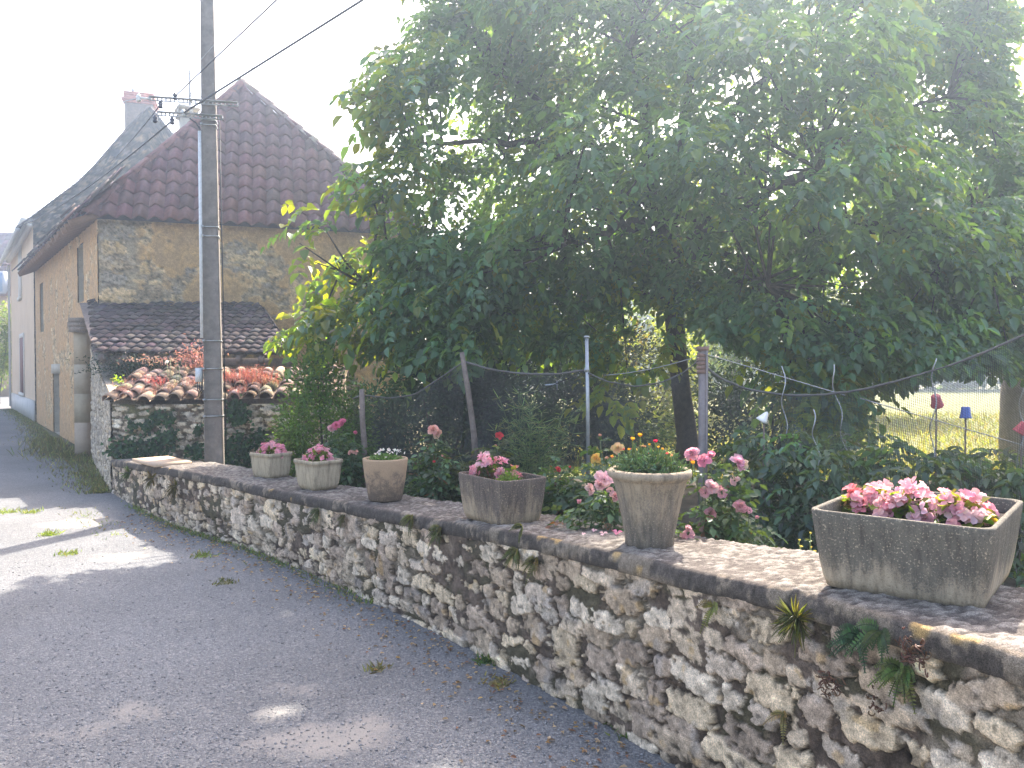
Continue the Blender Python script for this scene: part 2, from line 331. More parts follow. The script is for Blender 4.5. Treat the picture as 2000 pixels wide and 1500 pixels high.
# coping: one long cast slab with a rough top
def coping():
    m = 1500; s = np.linspace(0, WS[-1], m)
    # denser near the viewer
    s = WS[-1]*(1-(1-np.linspace(0, 1, m))**1.35)
    X = np.interp(s, WS, WXY[:, 0]); Y = np.interp(s, WS, WXY[:, 1]); Z = np.interp(s, WS, WZ); nx = np.interp(s, WS, WN[:, 0]); ny = np.interp(s, WS, WN[:, 1]); th = np.interp(s, WS, THK)
    prof = [(-.02, -CAPH-.004), (-.034, -CAPH+.006), (-.036, -.05), (-.035, -.03), (-.032, -.012), (-.022, -.003)]+[(u, 0.) for u in np.linspace(-.008, 1, 46)]
    k = len(prof); V = np.zeros((m, k, 3)); 
    for j, (u, dz) in enumerate(prof):
        off = u if j < 6 else (-.012+(u+.008)/1.008*1.0*1)*1
        o = np.full(m, u) if j < 6 else u*(th+.03)
        V[:, j] = np.stack([X+nx*o, Y+ny*o, Z+dz], 1)
    q = np.stack([np.repeat(s[:, None], k, 1), np.repeat(np.array([p[0] for p in prof])[None]*.5+np.array([p[1] for p in prof])[None], m, 0), np.zeros((m, k))], -1)
    f1 = fbm(q*8, 71, 4); f2 = fbm(q*45, 72, 3); low = fbm(q*2, 73, 3)
    top = np.arange(k) >= 6
    f3 = fbm(q*90, 75, 2); V[:, :, 2] += np.where(top, .010*f1+.010*f2+.007*f3, .0)+.012*low
    fr = (~top)*(.016*f1+.007*f2)-(~top)*.012*sstep(fbm(q*3.1, 77, 2), .2, .45); V[:, :, 0] -= nx[:, None]*fr; V[:, :, 1] -= ny[:, None]*fr
    lt = np.array([.215, .192, .165]); dk = np.array([.088, .074, .064])
    mtop = sstep(1.1*f2+.6*f1+.4*low+.9*f3, -.04, .42)[..., None]; mfr = sstep(f1*1.2+low+.5*f2, .10, .42)[..., None]*.42
    c = np.where(top[None, :, None], dk*1.3*(1-mtop)+lt*mtop, dk*(1-mfr)+np.array([.36, .29, .21])*mfr)*(1+.5*f2[..., None])
    oc = sstep(fbm(q*7, 79, 3), .42, .5)[..., None]*.7*(~top)[None, :, None]; c = c*(1-oc)+np.array([.50, .33, .13])*oc
    i, j = np.meshgrid(np.arange(m-1), np.arange(k-1), indexing='ij'); a = i*k+j
    mb = MB(); mb.add(V.reshape(-1, 3), np.stack([a, a+1, a+k+1, a+k], -1).reshape(-1, 4), np.clip(c.reshape(-1, 3), .01, .8)); return mb
M_COPING = m_attr('lichened_concrete', .95, 90, .4, 240, .9, .005, grain=.5)
part(coping(), 'coping', M_COPING, garden_wall, True)

# ------------------------------------------------------------------ ground and road
def sheet(name, poly, z, mat, div=None):
    mb = MB(); mb.add([(x, y, z) for x, y in poly], [list(range(len(poly)))]); return struct(mb.build(name, mat))
M_MEADOW = m_noise('meadow_grass', [(.25, (.11, .13, .045)), (.5, (.20, .205, .08)), (.8, (.33, .31, .14))], 1.2, .95, .8, .05, s2=25)
sheet('ground', [(-400, -60), (400, -60), (400, 900), (-400, 900)], -.03, m_noise('dry_earth', [(.3, (.09, .10, .04)), (.7, (.20, .17, .09))], .6, .95, .5, .03))
def road_mat():
    m, nt, b, o = newmat('worn_gravel_road'); co = nt.nodes.new('ShaderNodeTexCoord').outputs['Object']
    v = nt.nodes.new('ShaderNodeTexVoronoi'); v.inputs['Scale'].default_value = 105; nt.links.new(co, v.inputs['Vector'])
    g = nt.nodes.new('ShaderNodeSeparateColor'); nt.links.new(v.outputs['Color'], g.inputs[0])
    st = ramp(nt, g.outputs[0], [(0, (.105, .107, .110)), (.45, (.142, .143, .146)), (.8, (.175, .174, .172)), (1, (.25, .243, .23))]).outputs[0]
    n0 = noise_node(nt, .55, 5, .6, vec=co); n1 = noise_node(nt, 2.3, 6, .62, vec=co); n2 = noise_node(nt, 38, 4, .7, vec=co)
    broad = ramp(nt, n0.outputs[0], [(.3, (.80,)*3), (.7, (1.22,)*3)]).outputs[0]
    st = mixc(nt, st, broad, 1, 'MULTIPLY')
    a = nt.nodes.new('ShaderNodeMath'); a.operation = 'ADD'; nt.links.new(n1.outputs[0], a.inputs[0])
    mu = nt.nodes.new('ShaderNodeMath'); mu.operation = 'MULTIPLY'; mu.inputs[1].default_value = .30; nt.links.new(n2.outputs[0], mu.inputs[0]); nt.links.new(mu.outputs[0], a.inputs[1])
    # fine dust lying in shallow hollows; a few known bare spots
    spots = None
    for (x, y, rx, ry, k) in DUST:
        mp = nt.nodes.new('ShaderNodeMapping'); mp.inputs['Location'].default_value = (-x/rx, -y/ry, 0); mp.inputs['Scale'].default_value = (1/rx, 1/ry, 0); nt.links.new(co, mp.inputs[0])
        ln = nt.nodes.new('ShaderNodeVectorMath'); ln.operation = 'LENGTH'; nt.links.new(mp.outputs[0], ln.inputs[0])
        mr = nt.nodes.new('ShaderNodeMapRange'); mr.inputs[1].default_value = 1.25; mr.inputs[2].default_value = .45; mr.inputs[3].default_value = 0; mr.inputs[4].default_value = k; nt.links.new(ln.outputs['Value'], mr.inputs[0])
        if spots is None: spots = mr.outputs[0]
        else:
            mx = nt.nodes.new('ShaderNodeMath'); mx.operation = 'MAXIMUM'; nt.links.new(spots, mx.inputs[0]); nt.links.new(mr.outputs[0], mx.inputs[1]); spots = mx.outputs[0]
    a2 = nt.nodes.new('ShaderNodeMath'); a2.operation = 'ADD'; nt.links.new(a.outputs[0], a2.inputs[0]); nt.links.new(spots, a2.inputs[1])
    d = ramp(nt, a2.outputs[0], [(.80, (0,)*3), (1.0, (1,)*3)])
    c = mixc(nt, st, (.25, .23, .205), d.outputs[0])
    nt.links.new(c, b.inputs['Base Color']); b.inputs['Roughness'].default_value = .9; b.inputs['Specular IOR Level'].default_value = .25
    h = nt.nodes.new('ShaderNodeMath'); h.operation = 'MULTIPLY_ADD'; nt.links.new(v.outputs['Distance'], h.inputs[0]); h.inputs[1].default_value = -.9
    nt.links.new(n2.outputs[0], h.inputs[2]); 
    hm = nt.nodes.new('ShaderNodeMath'); hm.operation = 'MULTIPLY'; nt.links.new(h.outputs[0], hm.inputs[0])
    inv = nt.nodes.new('ShaderNodeMath'); inv.operation = 'MULTIPLY_ADD'; nt.links.new(d.outputs[0], inv.inputs[0]); inv.inputs[1].default_value = -.75; inv.inputs[2].default_value = 1; nt.links.new(inv.outputs[0], hm.inputs[1])
    bump(nt, hm.outputs[0], .6, .010, b); return m
DUST = []
for (px, py, rx, ry, k) in [(620, 1440, .42, .26, .32), (540, 1400, .22, .12, .34), (560, 1345, .25, .14, .2), (430, 1255, .16, .14, .16), (160, 1022, .5, .35, .36), (245, 1088, .34, .25, .36), (60, 1045, .7, .5, .1), (370, 1310, .3, .15, .14), (150, 1440, .5, .2, .12), (330, 1390, .4, .12, .15)]:
    g = G(px, py); DUST.append((g[0], g[1], rx, ry, k))
w0 = WXY[0]; rp = [(x-.0*0, y) for x, y in (WXY+WN*.05)][::-1]
road_edge = [(0.9, -6)]+rp+[tuple(G(168, 945)[:2]), tuple(G(150, 897)[:2]), tuple(G(70, 836)[:2]), tuple(G(20, 806)[:2]), (-24, 40), (-30, 60), (-60, 60), (-60, -6)]
sheet('road', road_edge, 0., road_mat())
M_GSOIL = m_noise('garden_soil', [(.3, (.035, .03, .022)), (.7, (.085, .07, .05))], 5, .95, .8, .03)
sheet('garden_soil', [tuple(WXY[-1]+WN[-1]*.5)]+[tuple(q) for q in (WXY+WN*.30)[::-1]]+[(-2.0, 10.6), (-2.0, 15), (22, 13), (16, -1)], .02, M_GSOIL)
sheet('meadow', [(-1, 11.5), (30, 10), (60, 20), (60, 60), (-1, 60)], .035, M_MEADOW)
# ------------------------------------------------------------------ roofs of tile
def tiles(O, U, V, ul, ur, nrow, course, pitch, amp, colf, kind='wave', lip=.03, jit=.004, prof=9, thick=.018):
    U, V = nrm(U), nrm(V); Nn = nrm(np.cross(U, V)); Nn = Nn if Nn[2] > 0 else -Nn; mb = MB()
    x = np.linspace(-.5, .5, prof)
    hx = amp*np.sqrt(np.clip(1-(x*2.05)**2, 0, 1)) if kind == 'barrel' else amp*(.5+.5*np.cos(2*math.pi*x))**.8
    for r in range(nrow):
        v0, v1 = r*course, (r+1)*course*1.0+course*.10; l0, l1, r0, r1 = ul(v0), ul(v1), ur(v0), ur(v1)
        for c in range(int(math.floor(min(l0, l1)/pitch))-1, int(math.ceil(max(r0, r1)/pitch))+1):
            uc = (c+.5)*pitch+RNG.normal(0, jit); 
            if uc+pitch/2 < l0 or uc-pitch/2 > r0: continue
            j1, j2, j3 = RNG.normal(0, jit, 3); k = 1+(.18*RNG.normal() if kind == 'barrel' else 0)
            wid = pitch*(.84 if kind == 'barrel' else 1.0)
            u = uc+x*wid; ulo = np.clip(u, l0, r0); uhi = np.clip(u*1.0, l1, r1)
            if np.ptp(ulo) < .01: continue
            low = O+ulo[:, None]*U+(v0-.012+j1)*V+(hx*k+lip+j2)[:, None]*Nn
            hi = O+uhi[:, None]*U+v1*V+(hx*k*(.92 if kind == 'barrel' else 1)+.002)[:, None]*Nn
            und = low-Nn*thick
            vv = np.concatenate([low, hi, und, und+V*.05-Nn*.002]); n = prof; f = []
            for i in range(n-1): f += [[i, i+1, n+i+1, n+i], [2*n+i, 2*n+i+1, i+1, i], [3*n+i, 3*n+i+1, 2*n+i+1, 2*n+i]]
            mb.add(vv, np.array(f), colf(r, c))
    return mb
def poly3(mb, pts, col=None): mb.add(pts, [list(range(len(pts)))], col)
def prism(mb, pts, d, col=None):
    pts = np.asarray(pts, float); n = len(pts); d = np.asarray(d, float)
    mb.add(np.concatenate([pts, pts+d]), [list(range(n))[::-1], list(range(n, 2*n))]+[[i, (i+1) % n, n+(i+1) % n, n+i] for i in range(n)], col)
def ridge(mb, a, b, r, ln, col, up=(0, 0, 1)):
    a, b = np.array(a, float), np.array(b, float); L = np.linalg.norm(b-a); n = max(1, int(L/ln)); d = (b-a)/L; sd = nrm(np.cross(d, up)); uu = np.cross(sd, d)
    for i in range(n):
        p0 = a+d*(L*i/n-.01); p1 = a+d*(L*(i+1)/n+.03); ang = np.linspace(-.1, math.pi+.1, 9)
        for rr in (0,): pass
        A = np.array([p0+(sd*math.cos(t)+uu*math.sin(t)*.8)*r*1.08 for t in ang]); Bq = np.array([p1+(sd*math.cos(t)+uu*math.sin(t)*.8)*r*.94 for t in ang])
        c = vary(col, 1, .12, .04)[0]; inn = A-(A-p0)*.12
        mb.add(np.concatenate([A, Bq, inn]), [[k, k+1, 10+k, 9+k] for k in range(8)]+[[18+k, 19+k, k+1, k] for k in range(8)], c)

# ------------------------------------------------------------------ barn
fd = nrm(np.array([-7.09, 9.6, 0])); bd = nrm(np.array([5.31, 1.7, 0])); fn = np.array([-fd[1], fd[0], 0]); fn = fn if np.dot(fn, [-1, -1, 0]) > 0 else -fn
C0 = np.array([-7.51, 14., 0]); BR = C0+bd*5.75; FL = 11.9; CF = C0+fd*FL; EZ = 4.36; EZF = 4.62
barn = thing('stone_barn', 'ochre rendered stone barn with steep hipped roof of purple brown tiles', 'barn', C0)
PLA = ((.52, .325, .14), (.38, .25, .125))
BST = [(.46, .33, .18), (.36, .275, .175), (.52, .39, .22), (.26, .22, .17)]
mb = masonry([C0[:2], BR[:2]], EZ+.22, 0, .030, 21, (.08, .16), (.14, .40), .02, BST, (.30, .24, .16), plaster=(PLA, -.16), quoin=.62, out=1, lich=.45)
part(mb, 'front_wall', M_STONE_FAR, barn, True)
def fs(px, py): p = PL(px, py, C0, fn); return np.dot(p-C0, fd), p[2]
sl0, sl1 = fs(165, 500)[0], fs(153, 500)[0]; dr0, dr1 = fs(118, 800)[0], fs(106, 800)[0]
HO = [(sl0, sl1, fs(159, 590)[1], fs(159, 478)[1]), (dr0, dr1, 0, fs(112, 728)[1]), (fs(86, 600)[0], fs(80, 600)[0], fs(83, 648)[1], fs(83, 553)[1])]
mb = masonry([C0[:2], CF[:2]], np.array([EZ, EZF]), 0, .036, 22, (.10, .2), (.14, .4), .025, [(.54, .38, .21), (.44, .33, .20), (.56, .43, .26)], (.42, .31, .2),
             plaster=(((.52, .315, .15), (.46, .30, .165)), -.27), out=-1, holes=HO, lich=.25)
part(mb, 'street_wall', M_STONE_FAR, barn, True)
M_OCHRE = m_noise('ochre_render', [(.3, (.38, .29, .19)), (.7, (.50, .39, .26))], 5, .95, .4, .01)
M_CUT = m_noise('cut_stone', [(.3, (.38, .33, .26)), (.7, (.50, .45, .36))], 7, .95, .5, .008, speck=(30, (.25, .235, .21), .62))
for i, (s0, s1, z0, z1) in enumerate(HO):
    mb = MB(); q = lambda s, d, z: C0+fd*s-fn*d+np.array([0, 0, z])
    for a, b in ((s0, s1),):
        poly3(mb, [q(a, -.0, z0), q(a, .32, z0), q(a, .32, z1), q(a, -.0, z1)]); poly3(mb, [q(b, 0, z0), q(b, 0, z1), q(b, .32, z1), q(b, .32, z0)])
        poly3(mb, [q(a, 0, z1), q(a, .32, z1), q(b, .32, z1), q(b, 0, z1)]); poly3(mb, [q(a, 0, z0), q(b, 0, z0), q(b, .32, z0), q(a, .32, z0)])
        if i == 1: prism(mb, [q(s0-.22, -.04, z1-.02), q(s1+.22, -.04, z1-.02), q(s1+.22, -.04, z1+.22), q(s0-.22, -.04, z1+.22)], -fn*.06)
    dw = part(mb, 'doorway' if i == 1 else 'window_opening', M_CUT, barn)
    m2 = MB(); prism(m2, [q(s0, .30, z0), q(s1, .30, z0), q(s1, .30, z1), q(s0, .30, z1)], -fn*.05)
    o = m2.build('door' if i == 1 else 'shutter', M_WOOD, dw, at=barn.location)
mb = MB(); b2 = BR+fd*(FL-1); zt2 = np.array([0, 0, EZ+.15]); poly3(mb, [BR, b2, b2+zt2, BR+zt2], (.40, .28, .15)); poly3(mb, [b2, CF, CF+zt2, b2+zt2], (.40, .28, .15)); part(mb, 'rear_wall', M_STONE_FAR, barn)
# hip roof
AP = P(475, 166, 16.5); e0 = C0+np.array([0, 0, EZ])-bd*.18-np.array([-bd[1], bd[0], 0])*.22; e1 = BR+np.array([0, 0, EZ])+bd*.25-np.array([-bd[1], bd[0], 0])*.22
Ue = nrm(e1-e0); Lw = np.linalg.norm(e1-e0); ta = np.dot(AP-e0, Ue); Vv = AP-(e0+Ue*ta); Lv = np.linalg.norm(Vv); Vv = Vv/Lv
TC = lambda r, c: vary((.165, .075, .074), 1, .15, .06)[0]
mb = tiles(e0, Ue, Vv, lambda v: ta*min(v/Lv, 1), lambda v: Lw+(ta-Lw)*min(v/Lv, 1), 13, Lv/13, Lw/24, .095, TC, lip=.055, thick=.045, prof=13, jit=.0025)
part(mb, 'tiled_hip', M_TILE, barn, True)
mb = MB(); bk = AP+fd*(FL-1.2); bk[2] = AP[2]; eb = CF+np.array([0, 0, EZF])
lo = np.array([0, 0, .03])
DK = (.05, .032, .03); poly3(mb, [e0-lo, e1-lo, AP-lo*2], DK); e2 = e1+fd*(FL-1); poly3(mb, [e1-lo, e2-lo, bk-lo, AP-lo], DK)
poly3(mb, [e2-lo, bk-lo, eb+fn*.2], DK); part(mb, 'roof_deck', M_TILE, barn)
mb = MB(); RC = (.22, .10, .085)
ridge(mb, e0+np.array([0, 0, .05]), AP+np.array([0, 0, .04]), .11, .42, RC); ridge(mb, e1+np.array([0, 0, .05]), AP+np.array([0, 0, .04]), .11, .42, (.30, .22, .18)); ridge(mb, AP+np.array([0, 0, .03]), bk, .12, .42, RC)
part(mb, 'ridge_tiles', M_TILE, barn, True)
# street slope: rough flat tiles over a rotten eave
sd0 = C0+np.array([0, 0, EZ])+fn*.34-fd*.25; sd1 = CF+np.array([0, 0, EZF])+fn*.34+fd*.1
Us = nrm(sd1-sd0); Ls = np.linalg.norm(sd1-sd0); 
mb = MB(); poly3(mb, [sd0-fn*.26+[0, 0, .30], sd1-fn*.26+[0, 0, .30], bk, AP], DK)
up_s = nrm((AP+bk)/2-(sd0+sd1)/2); 
for i in range(int(Ls/.17)):
    for k in range(7):
        p = sd0+Us*(i*.17+RNG.uniform(-.03, .03))+nrm(fn*-.62+np.array([0, 0, .75]))*(k*.16)+np.array([0, 0, .05+RNG.uniform(0, .03)])+fn*RNG.uniform(-.03, .05)
        ax = nrm(-fn*.62+np.array([0, 0, .75])+RNG.normal(0, .05, 3)); ay = nrm(np.cross(ax, Us)); mb.box(p+fn*RNG.uniform(-.12, .14)*(k == 0)+np.array([0, 0, RNG.uniform(-.03, .045)]), (.34, .035, .172), axes=[ax, ay, Us], col=vary((.085, .058, .05), 1, .55)[0])
part(mb, 'street_roof', M_TILE, barn)
mb = MB()
for i in range(int(Ls/.55)):
    p = sd0+Us*(.1+i*.55); ax = nrm(-fn*.8+np.array([0, 0, .38])); mb.box(p+ax*.22-[0, 0, .10], (.74, .12, .13), axes=[ax, Us, np.cross(ax, Us)])
part(mb, 'rafter_ends', m_plain('brown_rafter', (.19, .105, .055), .9), barn)
# chimney on the barn ridge
M_BRICK = m_noise('old_brick', [(.3, (.36, .17, .12)), (.7, (.52, .29, .21))], 6, .9, .5, .01, speck=(25, (.5, .42, .36), .63))
cr = P(367, 300, 19.6); m1 = MB(); m1.box((cr[0], cr[1], (7.0+P(0, 232, 19.6)[2])/2), (.34, .4, P(0, 232, 19.6)[2]-7.0), .6)
ch = part(m1, 'chimney', M_CUT, barn); m1 = MB(); zc = P(0, 232, 19.6)[2]
m1.box((cr[0], cr[1], zc+.03), (.5, .5, .06), .6)
for a in (-1, 1):
    for b in (-1, 1): m1.box((cr[0]+a*.15, cr[1]+b*.15, zc+.13), (.08, .08, .14), .6)
m1.box((cr[0], cr[1], zc+.23), (.52, .52, .06), .6); m1.build('chimney_cap', M_CUT, ch, at=barn.location)
# antenna
an = thing('tv_antenna', 'thin television aerial mast with a small rod array beside the small capped chimney', 'antenna', (cr[0], cr[1]+.3, zc))
mb = MB(); b0 = P(371, 270, 19.9); b1 = P(371, 137, 19.9); mb.tube([b0, b1], .026, 6); part(mb, 'mast', M_WIRE, an)
mb = MB(); q0, q1 = P(371, 182, 19.9), P(396, 190, 19.5); mb.tube([q0, q1], .012, 5)
for t in np.linspace(.1, 1, 7): c = q0+(q1-q0)*t; mb.tube([c-[.05, .1, .12], c+[.05, .1, .12]], .008, 4)
part(mb, 'rod_array', M_WIRE, an)
# stone pier against the street wall
pf = P(156, 760, 14.5); p0 = G(146, 893); p1 = G(169, 893); pd = nrm((p1-p0)*np.array([1, 1, 0])); pn = np.array([-pd[1], pd[0], 0])
zt = P(156, 648, p0[1])[2]; pier = thing('stone_pier', 'squared stone pier with a projecting capital against the barn wall', 'pier', p0)
mb = MB(); z = 0; k = 0; Lp = np.linalg.norm(p1-p0)
while z < zt-.05:
    h = min(RNG.uniform(.5, .75), zt-z); c = p0+pd*Lp*.55+pn*.35+np.array([0, 0, z+h/2]); mb.box(c, (Lp*1.1, .7, h-.003), axes=[pd, pn, (0, 0, 1)], col=vary((.37, .30, .22), 1, .05, .02)[0]); z += h
mb.box(p0+pd*Lp*.55+pn*.35+np.array([0, 0, zt/2]), (Lp*1.09, .692, zt-.02), axes=[pd, pn, (0, 0, 1)], col=(.33, .27, .20)); part(mb, 'shaft', m_attr('dressed_stone', .95, 9, .14, 90, .25, .004), pier)
mb = MB()
for dz, w, h in ((.04, 1.25, .1), (.13, 1.45, .09), (.21, 1.3, .09)): mb.box(p0+pd*Lp*.5+pn*.32+np.array([0, 0, zt+dz]), (Lp*w, .85, h), axes=[pd, pn, (0, 0, 1)], col=(.25, .20, .16))
part(mb, 'capital', M_STONE_FAR, pier)

# ------------------------------------------------------------------ lean-to and the low tiled shed
S0 = G(222, 962); S1 = G(168, 905); S1 = np.array([-7.62, 13.95, 0]); sdv = nrm(S1-S0); sn = np.array([-sdv[1], sdv[0], 0]); sn = sn if sn[0] < 0 else -sn
lt = thing('lean_to', 'open lean-to against the barn under a dark scalloped tile roof', 'lean-to', (S0+S1)/2)
LE0 = P(181, 688, 11.35); LE1 = P(578, 693, 11.75); LR0 = P(155, 588, 14.0); LR1 = P(512, 590, 15.1)
# side wall: follows the roof edge, then steps down to the low shed
def wp(px, py): return PL(px, py, S0, sn)
prof = [(222, 782), (214, 760), (205, 742), (196, 718), (190, 705), (184, 690), (176, 655), (168, 640)]
pw = [wp(*q) for q in prof]; ss = [np.dot(p-S0, sdv) for p in pw]; zz = [p[2] for p in pw]
tt = np.linspace(0, np.dot(S1-S0, sdv), 40); zt_ = np.interp(tt, ss, zz); pts = [(S0+sdv*t)[:2] for t in tt]
mb = masonry(pts, zt_, -.03, .024, 31, (.06, .12), (.1, .28), .035, [(.46, .38, .28), (.40, .34, .27), (.50, .42, .32)], (.27, .22, .165), out=-1, thr=.9)
n = len(tt); V = [tuple((S0+sdv*t-sn*.4)[:2])+(0,) for t in tt]+[tuple((S0+sdv*t-sn*.4)[:2])+(z,) for t, z in zip(tt, zt_)]+[tuple((S0+sdv*t+sn*.02)[:2])+(z,) for t, z in zip(tt, zt_)]
mb.add(V, [[i, i+1, n+i+1, n+i] for i in range(n-1)]+[[n+i, n+i+1, 2*n+i+1, 2*n+i] for i in range(n-1)]+[[0, n, 2*n]], (.33, .28, .22))
part(mb, 'side_wall', M_STONE, lt, True)
Ul = nrm(LE1-LE0); Lu = np.linalg.norm(LE1-LE0); Vl = LR0-LE0; Vl = Vl-Ul*np.dot(Vl, Ul)
mid = (LR0+LR1)/2-(LE0+LE1)/2; Vl = mid-Ul*np.dot(mid, Ul); Lvl = np.linalg.norm(Vl); Vl /= Lvl
a0 = np.dot(LR0-LE0, Ul); a1 = np.dot(LR1-LE0, Ul)
LC = lambda r, c: vary((.115, .095, .095) if r > 2 else (.20, .16, .145), 1, .2, .05)[0]
LC = lambda r, c: vary((.088, .070, .068), 1, .22, .05)[0]
mb = tiles(LE0, Ul, Vl, lambda v: a0*v/Lvl, lambda v: Lu+(a1-Lu)*v/Lvl, 14, Lvl/14, .155, .028, LC, lip=.028, jit=.008, thick=.022)
part(mb, 'tiled_roof', M_TILE_OLD, lt, True)
mb = MB(); poly3(mb, [LE0+Vl*.05-[0, 0, .02], LE1+Vl*.05-[0, 0, .02], LR1-[0, 0, .03], LR0-[0, 0, .03]]); 
for k in range(8): a = LE0+Ul*(Lu*(k+.4)/9)-[0, 0, .09]; mb.box(a+Vl*.62, (1.3, .08, .1), axes=[Vl, Ul, np.cross(Vl, Ul)])
part(mb, 'rafters', M_WOOD, lt)
mb = MB(); mb.box((LE0+LE1)/2+Vl*.16-[0, 0, .17], (Lu-.1, .14, .13), axes=[Ul, nrm(Vl*[1, 1, 0]), (0, 0, 1)])
part(mb, 'eave_beam', M_WOOD, lt)

F0 = S0; F1 = np.array([-2.35, 10.55, 0]); fdv = nrm(F1-F0); fnv = np.array([-fdv[1], fdv[0], 0])
sh = thing('low_shed', 'low stone shed with sagging roof of lit barrel tiles overgrown with red plants', 'shed', (F0+F1)/2)
shz = P(222, 790, F0[1])[2]
mb = masonry([F0[:2], F1[:2]], shz, -.03, .014, 41, (.045, .11), (.12, .36), .035, [(.50, .43, .33), (.42, .35, .27), (.56, .50, .40), (.46, .38, .28)], (.16, .125, .09), moss=(.13, .12, .06), out=1, thr=.9, patch=.1)
part(mb, 'front_wall', M_STONE, sh, True)
TE0 = P(203, 783, F0[1]-.10); TE1 = F1+np.array([0, -.12, P(545, 778, 10.5)[2]]); TR = P(230, 728, 11.25); Vt = TR-TE0; Ut = nrm(TE1-TE0); Vt = Vt-Ut*np.dot(Vt, Ut); Lt_ = np.linalg.norm(Vt); Vt /= Lt_
BC = lambda r, c: vary((.34, .25, .19), 1, .25, .07)[0]
mb = tiles(TE0, Ut, Vt, lambda v: .0, lambda v: np.linalg.norm(TE1-TE0), 7, Lt_/7, .195, .085, BC, kind='barrel', lip=.022, jit=.014, prof=11, thick=.016)
poly3(mb, [TE0+Vt*.02, TE1+Vt*.02, TE1+Vt*Lt_, TE0+Vt*Lt_], (.16, .12, .09)); part(mb, 'barrel_tiles', M_TILE_OLD, sh, True)
# dark rear wall inside the lean-to
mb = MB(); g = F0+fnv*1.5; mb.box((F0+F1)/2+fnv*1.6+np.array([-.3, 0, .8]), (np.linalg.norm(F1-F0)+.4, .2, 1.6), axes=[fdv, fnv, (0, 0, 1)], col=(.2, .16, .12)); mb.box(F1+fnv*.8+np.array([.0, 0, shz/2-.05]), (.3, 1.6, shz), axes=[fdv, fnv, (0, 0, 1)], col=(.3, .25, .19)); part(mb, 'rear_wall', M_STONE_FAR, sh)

# ------------------------------------------------------------------ tall house behind the barn
H0 = G(72, 824); gd = bd; gn = np.array([gd[1], -gd[0], 0])
H0 = np.array([-14.75, 23.75, 0]); house = thing('tall_house', 'tall house with dark stone gable, brick topped chimney and pale plastered street front', 'house', H0)
gp = [(66, 424), (100, 397), (150, 360), (185, 326), (215, 291), (250, 251), (290, 210), (345, 277), (420, 372), (470, 425)]
gq = [PL(px, py, H0, gn) for px, py in gp]; gq[0] = H0+np.array([0, 0, gq[0][2]])
W_ = np.dot(gq[-1]-H0, gd)
M_GABLE = m_noise('rubble_gable', [(.28, (.085, .078, .07)), (.5, (.17, .15, .125)), (.75, (.30, .255, .20))], 3.2, .95, .7, .03, detail=8, s2=12, speck=(9, (.42, .37, .29), .60))
gs_ = [np.dot(g_-H0, gd) for g_ in gq]; gs_[0] = 0; tt_ = np.linspace(0, W_, 60); zz2 = np.interp(tt_, gs_, [g_[2] for g_ in gq]); mb = masonry([(H0+gd*t_)[:2] for t_ in tt_], zz2, 0, .06, 61, (.12, .22), (.2, .5), .03, [(.15, .112, .075), (.10, .077, .056), (.22, .165, .105), (.075, .058, .044)], (.05, .039, .031), out=1, lich=.4)
poly3(mb, [H0+gd*W_, H0+gd*W_+fd*10, gq[-1]+fd*10, gq[-1]]); part(mb, 'gable_wall', M_STONE_FAR, house, True)
M_PLAST = m_noise('pale_render', [(.3, (.55, .41, .285)), (.7, (.64, .49, .35))], 1.2, .9, .2, .006, speck=(3, (.56, .47, .38), .64))
HL = 10.2; ez = gq[0][2]; mb = MB(); poly3(mb, [H0, H0+fd*HL, H0+fd*HL+[0, 0, ez], H0+[0, 0, ez]]); poly3(mb, [H0+fd*HL, H0+fd*HL+gd*W_, H0+fd*HL+gd*W_+[0, 0, ez], H0+fd*HL+[0, 0, ez]]); part(mb, 'street_wall', M_PLAST, house)
hn = fn
def hb(px, py): p = PL(px, py, H0, hn); return np.dot(p-H0, fd), p[2]
mb = MB(); zp = hb(50, 776)[1]; prism(mb, [H0+hn*.0, H0+fd*(HL+.04), H0+fd*(HL+.04)+[0, 0, zp], H0+[0, 0, zp]], hn*.05); part(mb, 'plinth', m_noise('grey_render', [(.3, (.45, .43, .40)), (.7, (.60, .57, .53))], 2, .9, .3, .01), house)
for (a, b, y0, y1, colr) in ((38.5, 43, 488, 580, (.50, .46, .42)), (39, 46, 660, 766, (.18, .075, .06))):
    s0, s1 = hb(b, 600)[0], hb(a, 600)[0]; z1, z0 = hb((a+b)/2, y0)[1], hb((a+b)/2, y1)[1]; e = lambda s, z: H0+fd*s+np.array([0, 0, z])
    mb = MB()
    for u in ((s0-.14, s0), (s1, s1+.14)): prism(mb, [e(u[0], z0-.1), e(u[1], z0-.1), e(u[1], z1+.15), e(u[0], z1+.15)], hn*.035)
    prism(mb, [e(s0, z1), e(s1, z1), e(s1, z1+.15), e(s0, z1+.15)], hn*.033); prism(mb, [e(s0-.1, z0-.12), e(s1+.1, z0-.12), e(s1+.1, z0), e(s0-.1, z0)], hn*.08)
    fr = part(mb, 'window', m_plain('window_surround', (.62, .57, .50), .8), house)
    mb = MB(); prism(mb, [e(s0, z0), e(s1, z0), e(s1, z1), e(s0, z1)], hn*.03); mb.build('shutter', m_plain('shutter_paint', colr, .7), fr, at=house.location)
mb = MB()                                            # roof: courses of flat tile following the curve of the gable
pr = [gq[0]-gd*.42-np.array([0, 0, .36])]+gq; sp = gd*0+fd
th = np.array([0, 0, .09])
